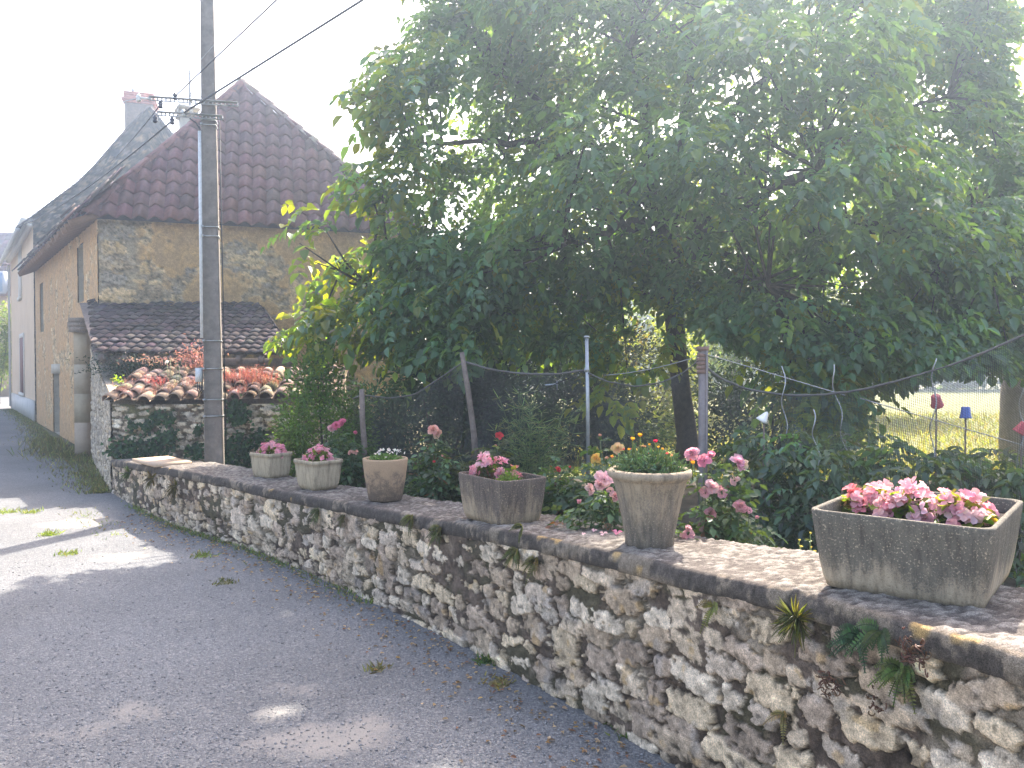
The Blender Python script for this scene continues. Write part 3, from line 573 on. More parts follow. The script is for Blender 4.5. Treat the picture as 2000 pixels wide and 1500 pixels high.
for i in range(len(pr)-1):
    a, b = pr[i], pr[i+1]; L = np.linalg.norm(b-a); n = max(2, int(L/.14)); 
    for k in range(n):
        p, q = a+(b-a)*k/n, a+(b-a)*(k+1.12)/n; nn = nrm(np.cross(fd, b-a)); nn = nn if nn[2] > 0 else -nn; jt = RNG.uniform(-.03, .03)
        o = p+nn*.055-fd*(.14+jt); prism(mb, [o, q+nn*.03-fd*(.14+jt), q+nn*.03+fd*(HL+.1), p+nn*.055+fd*(HL+.1)], -nn*.03, vary((.15, .115, .105), 1, .2, .05)[0])
part(mb, 'roof', M_TILE, house)
mb = MB(); c0 = pr[0]+np.array([0, 0, -.06]); mb.box(H0+fd*HL/2+hn*.17+np.array([0, 0, ez-.12]), (HL, .3, .16), axes=[fd, hn, (0, 0, 1)], col=(.6, .52, .42)); mb.box(H0+fd*HL/2+hn*.08+np.array([0, 0, ez-.25]), (HL, .16, .1), axes=[fd, hn, (0, 0, 1)], col=(.6, .52, .42))
part(mb, 'cornice', m_plain('cornice_paint', (.66, .62, .55), .8), house)
mb = MB(); mb.tube([c0-fd*.1+[0, 0, -.0], c0+fd*HL], .07, 8); part(mb, 'gutter', m_plain('zinc_gutter', (.42, .42, .42), .5, .5), house)
mb = MB(); qd = H0+fd*(HL-.3)+hn*.08; mb.tube([qd+[0, 0, .1], qd+[0, 0, ez-.4], c0+fd*(HL-.3)], .045, 8); part(mb, 'downpipe', M_GREYPLASTIC, house)
# chimney of the house
cA, cB = P(251, 240, 25.0), P(307, 240, 25.4); cm_ = (cA+cB)/2+fd*.35; cw = np.linalg.norm((cB-cA)[:2])
zt = P(280, 205, 25.3)[2]; zb = 8.2; mb = MB(); mb.box((cm_[0], cm_[1], (zt+zb)/2), (cw, .7, zt-zb), axes=[gd, -gn, (0, 0, 1)], col=(.20, .145, .105)); ch = part(mb, 'chimney', M_STONE_FAR, house)
mb = MB(); zz_ = zt
for dz, ww, hh in ((0, .10, .07), (.075, .18, .07), (.15, .06, .07), (.225, .06, .07), (.30, .05, .06)): mb.box((cm_[0], cm_[1], zt+dz+hh/2), (cw+ww, .7+ww, hh), axes=[gd, -gn, (0, 0, 1)], col=(.40, .135, .085))
mb.build('brick_cap', m_attr('red_brick', .9, 9, .35, 40, .5, .01), ch, at=house.location)
mb = MB(); o = PL(223, 301, H0+gn*.02, gn); mb.box(o, (.32, .02, .30), axes=[gd, gn, (0, 0, 1)]); part(mb, 'vent_hole', M_WIRE, house)
# bird on the chimney
bp = np.array([P(260, 180, cm_[1])[0], cm_[1], zt+.365]); mb = MB(); mb.lathe([(.0, 0), (.045, .03), (.06, .09), (.05, .15), (.03, .18), (.035, .21), (.02, .245), (0, .25)], bp, 8); mb.tube([bp+[.02, 0, .06], bp+[.09, .02, -.02]], [.03, .015], 6)
mb.tube([bp+[-.03, 0, .215], bp+[-.075, 0, .21]], [.012, .002], 5)
tag(mb.build('bird', M_WIRE), 'small dark bird perched on top of the brick chimney', 'bird')
# more distant things at the end of the lane
fh = thing('tiled_house', 'far house with steep red brown roof and a blue dormer pane', 'house', (-34, 45, 0))
mb = MB(); a, b = P(-160, 575, 45), P(34, 575, 45); c, d = P(34, 455, 47.5), P(-160, 455, 47.5); 
U_ = nrm(b-a); V_ = d-a; V_ = V_-U_*np.dot(V_, U_); LV = np.linalg.norm(V_); mb = tiles(a, U_, V_, lambda v: 0, lambda v: np.linalg.norm(b-a), 16, LV/16, .28, .03, lambda r, c: vary((.20, .10, .09), 1, .15)[0], prof=5)
prism(mb, [a, b, c, d], (0, .2, -.08), (.18, .1, .09)); part(mb, 'roof', M_TILE, fh)
mb = MB(); prism(mb, [a+[.3, .6, 0], b+[-.3, .6, 0], (b[0]-.3, b[1]+.6, 0), (a[0]+.3, a[1]+.6, 0)], (0, 4, 0)); part(mb, 'wall', M_PLAST, fh)
mb = MB(); q = P(2, 552, 45.0); mb.box(q, (.62, .5, 1.3)); wf = part(mb, 'dormer', m_plain('dormer_paint', (.35, .38, .45), .6), fh)
mb = MB(); mb.box(q+[0, -.26, 0], (.5, .02, 1.1)); mb.build('pane', m_plain('blue_pane', (.16, .24, .38), .15), wf, at=fh.location)
q0, q1 = G(-80, 772), G(19, 771); fw = thing('field_wall', 'far low stone wall at the end of the lane below green bushes', 'wall', q1)
mb = masonry([q0[:2], q1[:2]], P(10, 722, q1[1])[2], -.05, .07, 51, (.15, .3), (.25, .7), .05, [(.46, .38, .28), (.55, .48, .38), (.4, .33, .26)], (.16, .12, .09), out=1, coarse=True); part(mb, 'masonry', M_STONE_FAR, fw)
# ------------------------------------------------------------------ utility pole and cables
PD = 9.36
pb = np.array([P(420, 912, PD)[0], PD, 0.]); pt = P(404, -40, PD-.0); pole = thing('utility_pole', 'tall tapering concrete utility pole behind the wall carrying two crossarms', 'utility pole', pb)
pax = nrm(pt-pb); ux = nrm(np.array([.97, .24, 0])); uy = nrm(np.cross(pax, ux)); ux = np.cross(uy, pax)
mb = MB(); H = np.linalg.norm(pt-pb)+.4; nz = 40
def psec(z): k = z/ (H); return .108*(1-k)+.068*k, .092*(1-k)+.06*k
V = []; F = []
for i in range(nz+1):
    z = H*i/nz; a, b = psec(z); c = pb+pax*z; g = .012
    for (u, v) in ((-1, -1), (-.88, -1.0), (-.84, -.93), (.84, -.93), (.88, -1.0), (1, -1), (1, 1), (-1, 1)): V.append(c+ux*a*u+uy*b*v)
for i in range(nz):
    for j in range(8): k = (j+1) % 8; F.append([i*8+j, i*8+k, i*8+8+k, i*8+8+j])
F.append([nz*8+j for j in range(8)]); mb.add(V, F); part(mb, 'shaft', M_POLE, pole)
def pz(y): return (P(404, y, PD)[2])
def pc(y): z = pz(y); t = (z-pb[2])/pax[2]; return pb+pax*t, t
for y in (445, 666, 720, 812, 463, 238, 247, 780):
    c, t = pc(y); a, b = psec(t); mb = MB(); a += .005; b += .005
    for sx, sy, lx, ly in ((0, -1, a, .004), (0, 1, a, .004), (-1, 0, .004, b), (1, 0, .004, b)): mb.box(c+ux*a*sx+uy*b*sy, (2*lx, 2*ly, .012), axes=[ux, uy, pax])
    mb.box(c-ux*a*.9-uy*(b+.012), (.03, .02, .024), axes=[ux, uy, pax]); part(mb, 'strap', M_STEEL, pole)
def crossarm(y, x0, x1):
    c, t = pc(y); b = psec(t)[1]; w0 = (x0-404)/1500*PD; w1 = (x1-404)/1500*PD; mb = MB(); o = c-uy*(b+.03); n = int((w1-w0)/.045)
    mb.box(o+ux*(w0+w1)/2+pax*.018, (w1-w0, .012, .012), axes=[ux, uy, pax]); mb.box(o+ux*(w0+w1)/2-pax*.018, (w1-w0, .012, .012), axes=[ux, uy, pax])
    for i in range(n+1): mb.box(o+ux*(w0+(w1-w0)*i/n), (.016, .012, .030), axes=[ux, uy, pax])
    mb.box(o+ux*(w0+w1)/2-uy*.014+pax*.024, (w1-w0, .04, .006), axes=[ux, uy, pax])
    return part(mb, 'crossarm', M_STEEL, pole), o
M_INS = m_plain('dark_insulator', (.03, .03, .05), .3); M_INSW = m_plain('pale_insulator', (.6, .6, .58), .3)
ca1, o1 = crossarm(206, 300, 458); ca2, o2 = crossarm(234, 314, 430)
def insul(par, o, x, dz, m, ln=.09):
    c = o+ux*((x-404)/1500*PD)+pax*dz; mb = MB(); mb.lathe([(0, -ln/2), (.018, -ln/2), (.03, -ln*.3), (.018, -.01), (.032, .01), (.02, ln*.3), (.012, ln/2), (0, ln/2)], c, 10); mb.build('insulator', m, par, True, at=pole.location); return c
k1 = insul(ca1, o1, 346, .05, M_INS); k2 = insul(ca1, o1, 320, -.06, M_INS); k3 = insul(ca2, o2, 360, .03, M_INSW); k4 = insul(ca2, o2, 310, -.06, M_INS); k5 = insul(ca2, o2, 340, -.07, M_INS); k6 = insul(ca1, o1, 282, .0, M_INSW)
mb = MB(); mb.tube([o1+ux*((284-404)/1500*PD), o1+ux*((305-404)/1500*PD)], .014, 8); mb.build('end_cap', M_GREYPLASTIC, ca1, at=pole.location)
# cable guard, box, loops
z1, z0 = pc(259)[0], pc(660)[0]; a, b = psec(2.5); mb = MB(); off = -ux*(.108)-uy*.03
mb.tube([z0+off, z1+off+ux*.012], .030, 12); part(mb, 'cable_guard', M_GREYPLASTIC, pole, True)
c, t = pc(732); a, b = psec(t); mb = MB(); mb.box(c-ux*(a+.055)-uy*.05, (.075, .09, .17), axes=[ux, uy, pax]); mb.box(c-ux*(a+.055)-uy*.10, (.062, .012, .15), axes=[ux, uy, pax]); bx = part(mb, 'junction_box', M_GREYPLASTIC, pole)
mb = MB()
for k in range(3):
    s = c-ux*(a+.03+.022*k)-uy*.04-pax*.08; mb.tube([s, s-pax*.10+ux*.0, s-pax*.14+ux*.02, s-pax*.10+ux*.05, s+pax*.01+ux*.055], .006, 5)
mb.build('cable_loop', M_WIRE, bx, at=pole.location)
mb = MB(); q = pc(240)[0]; mb.tube([q-ux*.2-uy*.12, q-ux*.13-uy*.14-pax*.05, z1+off+ux*.01+pax*.02], .008, 5); mb.tube([q+ux*.125-uy*.06, pc(600)[0]+ux*.135-uy*.05, pc(880)[0]+ux*.14-uy*.05], .007, 5); part(mb, 'down_cable', M_WIRE, pole)
def cable(a, b, r, sag, label, n=24, m=None):
    a, b = np.array(a), np.array(b); t = np.linspace(0, 1, n)[:, None]; p = a+(b-a)*t; p[:, 2] -= sag*4*(t*(1-t))[:, 0]
    mb = MB(); mb.tube(p, r, 6); o = mb.build('overhead_cable', m or M_WIRE, None, True); tag(o, label, 'cable', 'overhead cables on the pole'); return o
def beyond(px0, py0, a, D, k=1.8): b = P(px0, py0, D); return a+(b-a)*k
cable(k3, beyond(708, 0, k3, 6.7), .011, .0, 'thickest black cable running from the lower crossarm up to the right')
cable(k1, beyond(540, 0, k1, 6.9), .008, .0, 'dark cable rising behind the pole just right of the pole top')
cable(o1+ux*.05, beyond(638, 0, o1, 6.8), .0032, .0, 'thin pale wire rising right between the two dark cables', m=M_STEEL)
cable(k2, beyond(497, 0, k2, 6.9), .0032, .0, 'thinnest wire rising steeply beside the pole, left of the dark cables', m=M_STEEL)
e6 = P(-60, 488, 24); cable(k5, P(0, 452, 22), .010, .25, 'dark cable sagging across the stone gable to the lower left')
cable(k6, P(-40, 242, 20), .005, .1, 'thin wire running almost level from the upper crossarm to the left edge', m=M_STEEL)
cable(k2, P(185, 340, 20), .007, .1, 'short dark cable dropping from the crossarm towards the gable')
cable(P(190, 310, 27), P(-20, 410, 22), .007, .1, 'faint wire crossing the sky left of the curved gable', m=M_STEEL)
cable(P(190, 297, 27), P(-20, 360, 22), .005, .1, 'fainter upper wire crossing the sky left of the curved gable', m=M_STEEL)

# ------------------------------------------------------------------ planters on the wall
def pot_mat(name, dark, light, lo, hi, seed, streak=True, bias=0):
    m, nt, b, o = newmat(name); tc = nt.nodes.new('ShaderNodeTexCoord').outputs['Object']
    sep = nt.nodes.new('ShaderNodeSeparateXYZ'); nt.links.new(tc, sep.inputs[0])
    mp = nt.nodes.new('ShaderNodeMapping'); mp.inputs['Scale'].default_value = (1, 1, .28 if streak else 1); mp.inputs['Location'].default_value = (seed, 0, 0); nt.links.new(tc, mp.inputs[0])
    n1 = noise_node(nt, 14, 6, .7, vec=mp.outputs[0]); n2 = noise_node(nt, 170, 4, .75, vec=tc); n3 = noise_node(nt, 4, 3, .5, vec=mp.outputs[0])
    mr = nt.nodes.new('ShaderNodeMapRange'); mr.inputs[1].default_value = lo; mr.inputs[2].default_value = hi; mr.inputs[3].default_value = -.30; mr.inputs[4].default_value = .30; nt.links.new(sep.outputs['Z'], mr.inputs[0])
    def op(o_, a, b_): 
        q = nt.nodes.new('ShaderNodeMath'); q.operation = o_
        for i, v in enumerate((a, b_)):
            if hasattr(v, 'links'): nt.links.new(v, q.inputs[i])
            else: q.inputs[i].default_value = v
        return q.outputs[0]
    f = op('ADD', op('ADD', n1.outputs[0], op('MULTIPLY', n3.outputs[0], .5)), op('ADD', mr.outputs[0], op('MULTIPLY', n2.outputs[0], .9)))
    f = op('MULTIPLY', f, .5); k = ramp(nt, f, [(.52-bias*.5, (0,)*3), (.68-bias*.5, (1,)*3)]).outputs[0]
    k.node.color_ramp.interpolation = 'EASE'
    c = mixc(nt, light, dark, k); sp = ramp(nt, n2.outputs[0], [(.33, (.5,)*3), (.45, (1,)*3), (.60, (1,)*3), (.72, (1.75,)*3)]).outputs[0]
    n5 = noise_node(nt, 150, 2, .5, vec=tc); sk = ramp(nt, n5.outputs[0], [(.60, (0,)*3), (.68, (1,)*3)]).outputs[0]; c = mixc(nt, c, tuple(np.array(light)*1.15), op('MULTIPLY', sk, op('MULTIPLY', k, .75)))
    mp2 = nt.nodes.new('ShaderNodeMapping'); mp2.inputs['Scale'].default_value = (1, 1, .08); nt.links.new(tc, mp2.inputs[0]); n6 = noise_node(nt, 45, 4, .7, vec=mp2.outputs[0]); st2 = ramp(nt, n6.outputs[0], [(.32, (.55,)*3), (.5, (1,)*3), (.7, (1.25,)*3)]).outputs[0]
    if streak: c = mixc(nt, c, st2, .8, 'MULTIPLY')
    c = mixc(nt, c, sp, .9, 'MULTIPLY'); nt.links.new(c, b.inputs['Base Color']); b.inputs['Roughness'].default_value = .95; b.inputs['Specular IOR Level'].default_value = .15
    bump(nt, op('ADD', n2.outputs[0], n1.outputs[0]), .7, .005, b); return m
def rrect(hx, hy, r, n=6):
    out = []
    for cx, cyy, a0 in ((hx-r, hy-r, 0), (-hx+r, hy-r, 90), (-hx+r, -hy+r, 180), (hx-r, -hy+r, 270)):
        for k in range(n+1): a = rad(a0+90*k/n); out.append((cx+r*math.cos(a), cyy+r*math.sin(a)))
    return out
def box_pot(t, bx, by, tx, ty, h, r, mat, wallt=.03, bulge=.5, lip=0., soil=.045):
    mb = MB(); prof = []
    for k in range(9):
        u = k/8; e = u**bulge; prof.append((bx+(tx-bx)*e, by+(ty-by)*e, h*u))
    if lip: prof[-2] = (prof[-2][0], prof[-2][1], h-.035); prof[-1] = (tx-.002, ty-.002, h-.034); prof += [(tx+lip, ty+lip, h-.030), (tx+lip, ty+lip, h-.008), (tx+lip-.004, ty+lip-.004, h)]
    else: prof += [(tx-.004, ty-.004, h+.006)]
    X, Y, Z = prof[-1]; prof += [(X-wallt+.004, Y-wallt+.004, Z), (X-wallt, Y-wallt, Z-.006), (X-wallt-.006, Y-wallt-.006, Z-.11)]
    V = []; F = []
    for (a, b, z) in prof: V += [(x, y, z) for x, y in rrect(a/2, b/2, min(r, a/2.2, b/2.2))]
    m = len(V)//len(prof)
    for i in range(len(prof)-1):
        for j in range(m): k = (j+1) % m; F.append([i*m+j, i*m+k, i*m+m+k, i*m+m+j])
    F.append(list(range(m))[::-1]); mb.add(V, F); o = mb.build('pot_body', mat, t, True)
    mb = MB(); rr = rrect((X-wallt)/2, (Y-wallt)/2, r); mb.add([(x, y, Z-soil) for x, y in rr], [list(range(m))]); mb.build('soil', M_SOIL, t); return Z-soil
def round_pot(t, prof, mat, rs, zs, seg=48):
    mb = MB(); mb.lathe(prof, (0, 0, 0), seg); o = mb.build('pot_body', mat, t, True); mb = MB(); mb.lathe([(rs, zs), (rs*.5, zs+.01), (0.001, zs+.012)], (0, 0, 0), seg); mb.build('soil', M_SOIL, t)
def at_wall(px, py, zguess):
    return G(px, py, zguess)
def wz_at(px): return float(np.interp(px, [225, 305, 357, 515, 690, 795, 882, 967, 1100, 1333, 1600, 2000], [P(p, t, g)[2] for p, t, g in [(WT[i][0], WT[i][2], G(WT[i][0], WT[i][1])[1]) for i in range(12)]]))
POTS = {}
def place(key, px, py, off, rz, label, cat='planter', name='planter'):
    z = wz_at(px)-.004; p = at_wall(px, py, z); p = p+np.array(off); p[2] = wall_z(p[0], p[1])+.004; t = thing(name, label, cat, p); t.rotation_euler = (0, 0, rz); POTS[key] = t; return t
walldir = lambda px: (lambda i: math.atan2(wn[i][1], wn[i][0]))(int(np.argmin(np.abs(proj(np.column_stack([WXY, WZ]))[0]-px))))
M_P1 = pot_mat('cast_stone', (.20, .165, .125), (.43, .355, .25), -.25, .6, 1, bias=-.12)
M_P3 = pot_mat('old_terracotta', (.15, .115, .09), (.40, .28, .18), .30, -.02, 3, False, bias=-.02)
M_P4 = pot_mat('stained_concrete', (.125, .10, .085), (.38, .30, .205), -.06, .30, 5, bias=.05)
M_P5 = pot_mat('lichened_stone', (.165, .142, .115), (.36, .29, .205), .40, -.35, 7, True, bias=.17)
M_P6 = pot_mat('lichened_concrete_trough', (.14, .126, .104), (.40, .33, .24), .0, .17, 9, bias=.0)
t = place('a', 517, 938, (-.0, .20, 0), walldir(517)+rad(8), 'smaller pale square stone planter with pink flowers, nearest the utility pole'); sA = box_pot(t, .27, .23, .325, .285, .235, .04, M_P1, lip=.010)
t = place('b', 610, 959, (.0, .20, 0), walldir(610)+rad(4), 'pale square stone planter with pink flowers, between the far planter and the round pot'); sB = box_pot(t, .26, .23, .335, .30, .25, .04, M_P1, lip=.010)
t = place('c', 747, 979, (0, .13, 0), .4, 'round rough terracotta pot of small white flowers, dark stained below', 'flower pot', 'flower_pot')
round_pot(t, [(0, 0), (.118, 0), (.126, .012), (.15, .15), (.164, .26), (.168, .30), (.166, .312), (.150, .312), (.147, .30), (.145, .22)], M_P3, .148, .27)
t = place('d', 985, 1026, (-.02, .235, 0), walldir(985)+rad(0), 'dark stained rectangular concrete trough with pink flowers and grassy leaves', 'trough', 'planter'); sD = box_pot(t, .42, .27, .505, .335, .265, .05, M_P4, bulge=.55)
t = place('e', 1277, 1073, (0, .112, 0), .2, 'tall flared stone urn with rolled rim holding grassy purslane', 'flower pot', 'flower_pot')
round_pot(t, [(0, 0), (.108, 0), (.113, .006), (.115, .04), (.131, .13), (.15, .22), (.172, .305), (.180, .315), (.192, .322), (.198, .336), (.196, .350), (.186, .358), (.172, .358), (.165, .35), (.158, .28)], M_P5, .166, .33)
q0, q1 = G(1616, 1151, .885), G(1924, 1203, .89); dq = nrm(q1-q0); nq = np.array([-dq[1], dq[0], 0]); cq = (q0+q1)/2+nq*.30-dq*.012; cq[2] = wall_z(cq[0], cq[1])+.004
t = thing('planter', 'large grey lichened concrete trough with pink begonias, nearest on the wall', 'trough', cq); t.rotation_euler = (0, 0, math.atan2(dq[1], dq[0])); POTS['f'] = t
LQ = np.linalg.norm(q1-q0)-.004; sF = box_pot(t, LQ+.01, .60, LQ+.085, .70, .262, .045, M_P6, wallt=.032, bulge=.7, soil=.05)
# the flat slab on the far end of the wall
mb = MB(); sc_ = G(303, 903, .60); sc_ = sc_+np.array([.0, .16, 0]); sc_[2] = wall_z(sc_[0], sc_[1])+.028; a_ = walldir(300); mb.box(sc_, (.74, .40, .034), a_+.05, (.52, .38, .27))
tag(mb.build('stone_slab', m_attr('sandy_slab', .9, 30, .2, 120, .5, .004)), 'flat sandy slab lying on the far end of the wall', 'slab')

# ------------------------------------------------------------------ flowers in the pots
def flower_mesh(mb, c, n, L, W, col, nr, cup=.5, up=None, jitter=.15):
    """petals in whorls round a centre c, facing nr"""
    nr = nrm(nr); a = nrm(np.cross(nr, [0.3, .1, 1])); b = np.cross(nr, a)
    for ring, (m, l, cp) in enumerate(n):
        ang = np.linspace(0, 2*math.pi, m, endpoint=False)+ring*.6+RNG.normal(0, jitter, m)
        d = nrm((a[None]*np.cos(ang)[:, None]+b[None]*np.sin(ang)[:, None])*math.cos(cp)+nr[None]*math.sin(cp))
        leaves(mb, np.repeat(np.array(c)[None], m, 0)+d*L*.06, d, L*l*RNG.uniform(.85, 1.12, m), W*l*RNG.uniform(.9, 1.1, m), vary(col, m, .10, .05), up=nrm(nr[None]+RNG.normal(0, .15, (m, 3))), fold=.22, droop=-.12 if cp > .7 else .12, shape=(.42, .44, .82, .40))
BEG = [(4, 1, .35)]; BEG2 = [(4, 1, .25), (3, .6, .9)]
def begonia(key, cx, cy, rx, ry, hz, nf, cols, label, leafc=(.10, .16, .03), z=None, lsize=.045, fsize=.026, group='begonias in the stone planters'):
    pot = POTS[key]; R = Matrix.Rotation(pot.rotation_euler[2], 3, 'Z'); o = R @ Vector((cx, cy, z)); loc = np.array(pot.location)+np.array(o)
    t = thing('begonia', label, 'plant', loc, group); t.rotation_euler = pot.rotation_euler
    n = int(60*rx*ry/.01)+40; u = rdir(n, .05, 1); rr = RNG.uniform(.3, .92, n)[:, None]; p = u*rr*np.array([rx, ry, hz]); mb = MB()
    leaves(mb, p, nrm(u*np.array([1, 1, .5])+RNG.normal(0, .4, (n, 3))), lsize*RNG.uniform(.7, 1.2, n), lsize*.95, vary(leafc, n, .3, .15), fold=.15, shape=(.25, .48, .7, .42)); mb.build('foliage', M_GREEN, t)
    sw = MB()
    for k in range(10): a = rdir(1, .3, 1)[0]*np.array([rx, ry, hz])*.7; sw.tube([[a[0]*.2, a[1]*.2, 0], a], .003, 5)
    sw.build('stems', m_plain('begonia_stem', (.20, .08, .05), .6), t)
    for k in range(nf):
        u = rdir(1, .12, 1)[0]; p = u*np.array([rx, ry, hz])*RNG.uniform(.88, 1.08); mb = MB()
        col = cols[RNG.integers(len(cols))]
        for q in range(3): flower_mesh(mb, p+RNG.normal(0, fsize*.55, 3), BEG if q else BEG2, fsize*RNG.uniform(.8, 1.15), fsize*.95, col, u*np.array([1, 1, .8])+np.array([0, -.35, .2])+RNG.normal(0, .35, 3))
        mb.build('flower', M_PETAL, t)
    return t
PK = [(.78, .33, .42), (.84, .42, .50), (.80, .46, .50)]; PKL = [(.84, .50, .54), (.86, .60, .62), (.78, .38, .44)]; RD = [(.80, .40, .43), (.84, .52, .54), (.74, .26, .28)]
begonia('a', 0, 0, .14, .12, .125, 42, PK, 'neat dome of pink begonia in the planter nearest the utility pole', z=sA, lsize=.035, fsize=.024)
begonia('b', -.03, .02, .14, .115, .135, 32, PK, 'loose pink begonia in the second planter from the utility pole', z=sB, lsize=.04, fsize=.024)
begonia('d', -.12, 0, .11, .10, .15, 24, PK, 'upright pink begonia at the left of the dark stained trough', z=sD, lsize=.035, fsize=.024, leafc=(.05, .09, .02))
begonia('d', .04, .03, .06, .06, .085, 5, [(.75, .35, .33), (.68, .30, .33)], 'small salmon begonia at the middle of the dark stained trough', z=sD, lsize=.035, fsize=.022)
begonia('f', -.165, -.01, .10, .09, .085, 28, RD, 'reddish pink begonia at the left end of the large grey trough', leafc=(.13, .17, .03), z=sF, lsize=.05, fsize=.026)
begonia('f', -.02, -.02, .10, .09, .095, 24, PKL, 'pale pink begonia in the middle of the large grey trough', leafc=(.13, .17, .03), z=sF, lsize=.05, fsize=.027)
begonia('f', .115, -.02, .105, .09, .095, 26, PKL, 'pale pink begonia with yellow lit leaf at the right of the large grey trough', leafc=(.14, .17, .03), z=sF, lsize=.052, fsize=.028)
def tuft(key, cx, cy, rx, ry, hz, n, col, label, z, wd=.006, name='grassy_plant', cat='plant'):
    pot = POTS[key]; R = Matrix.Rotation(pot.rotation_euler[2], 3, 'Z'); loc = np.array(pot.location)+np.array(R @ Vector((cx, cy, z))); t = thing(name, label, cat, loc); mb = MB()
    u = rdir(n, .0, 1); p = u*RNG.uniform(.15, .9, (n, 1))*np.array([rx, ry, hz]); leaves(mb, p, nrm(u*.8+RNG.normal(0, .8, (n, 3))), hz*RNG.uniform(.14, .36, n), wd, vary(col, n, .3, .1), up=rdir(n), fold=.1, droop=.2); mb.build('foliage', M_DARK if key in 'ce' else M_GREEN, t); return t
tuft('d', .12, -.03, .10, .07, .085, 420, (.10, .17, .045), 'fine bright grassy tuft at the right of the dark stained trough', sD)
tc_ = tuft('c', 0, 0, .165, .165, .085, 1100, (.11, .19, .05), 'white flowering cushion plant filling the round terracotta pot', .27, .009, 'white_flowered_plant')
for k in range(34):
    a = RNG.uniform(-2.4, 2.4); r = .165*RNG.uniform(.2, 1)**.6; mb = MB(); p = np.array([r*math.cos(a), r*math.sin(a), .062+.035*(1-(r/.165)**2)+RNG.uniform(0, .02)]); flower_mesh(mb, p, [(5, 1, .3)],   .0105, .010, (.78, .78, .74), rdir(1, .2, 1)[0]); mb.build('flower', M_PETAL, tc_)
tp = tuft('e', 0, 0, .205, .19, .125, 2600, (.075, .125, .07), 'bushy purslane with yellow and red flowers filling the flared urn', .335, .0065, 'purslane')
for k in range(24):
    u = rdir(1, .25, 1)[0]; p = u*np.array([.205, .19, .125])*1.03; mb = MB(); yl = RNG.random(); col = (.75, .42, .04) if yl < .45 else ((.70, .16, .13) if yl < .75 else (.72, .45, .25)); 
    if k == 0: p = np.array([-.085, -.03, .155]); col = (.80, .45, .03)
    if k == 1: p = np.array([-.045, .0, .17]); col = (.80, .45, .03)
    if k == 2: p = np.array([.185, -.07, .05]); col = (.80, .45, .03)
    if k == 3: p = np.array([.02, -.03, .145]); col = (.72, .04, .12)
    s = .018 if k < 4 else .011; flower_mesh(mb, p, [(6, 1, .9), (5, .8, 1.25)], s, s*1.1, col, (u+np.array([0, -.3, .6])) if k > 3 else (0, -.2, 1)); 
    mb.tube([p-[0, 0, .07], p], .0025, 4, (.15, .2, .05)); mb.build('flower', M_PETAL, tp)
# ------------------------------------------------------------------ walnut tree
def inpoly(px, py, poly):
    poly = np.array(poly, float); x, y = np.asarray(px), np.asarray(py); r = np.zeros(x.shape, bool); j = len(poly)-1
    for i in range(len(poly)):
        xi, yi = poly[i]; xj, yj = poly[j]; c = ((yi > y) != (yj > y)) & (x < (xj-xi)*(y-yi)/(yj-yi+1e-9)+xi); r ^= c; j = i
    return r
def pdist(px, py, poly):
    poly = np.array(poly, float); d = np.full(np.shape(px), 1e9); q = np.stack([px, py], -1)
    for i in range(len(poly)):
        a, b = poly[i-1], poly[i]; ab = b-a; t = np.clip(((q-a)@ab)/(ab@ab+1e-9), 0, 1); d = np.minimum(d, np.linalg.norm(q-a-t[..., None]*ab, axis=-1))
    return d
CROWN = [(790, -330), (795, 5), (845, 55), (800, 105), (725, 150), (705, 190), (745, 215), (765, 250), (770, 320), (700, 345), (690, 372), (755, 395), (765, 440), (770, 475), (735, 500), (712, 530), (700, 570), (715, 600), (700, 640), (690, 680),
         (700, 705), (740, 715), (790, 750), (850, 735), (950, 690), (1150, 680), (1210, 640), (1300, 590), (1420, 640), (1560, 690), (1590, 770), (1680, 770), (1800, 700), (2150, 720), (2500, 650), (2500, 260), (2100, 245), (1965, 205), (1940, 120), (1985, 60), (1960, -30), (2000, -330)]
ROADLIT = [G(*q)[:2] for q in ((-400, 1002), (182, 1004), (228, 1032), (252, 1050), (362, 1088), (300, 1108), (190, 1112), (120, 1128), (0, 1136), (-400, 1150))]
CAPLIT = [G(px, py, .86)[:2] for px, py in ((1140, 1062), (1210, 1040), (1290, 1030), (1420, 1035), (1560, 1052), (1640, 1070), (1640, 1165), (1600, 1170), (1340, 1108), (1240, 1080))]
TROUGHLIT = [G(px, py, 1.15)[:2] for px, py in ((1560, 985), (1640, 940), (1800, 935), (2080, 960), (2080, 1060), (1900, 1040), (1640, 1010))]
SPOT = [G(px, py, 0)[:2] for px, py in ((500, 1400), (535, 1382), (585, 1375), (590, 1395), (550, 1412), (505, 1412))]
def shade_hit(p, z, poly, grow=0):
    t = (p[:, 2]-z)/SUN[2]; g = p[:, :2]-SUN[:2]*t[:, None]; r = inpoly(g[:, 0], g[:, 1], poly)
    if grow: r |= pdist(g[:, 0], g[:, 1], poly) < grow
    return r
TB = np.array([2.72, 12.0, 0.]); tr = thing('walnut_tree', 'large spreading walnut tree with dense drooping foliage over the garden', 'tree', TB)
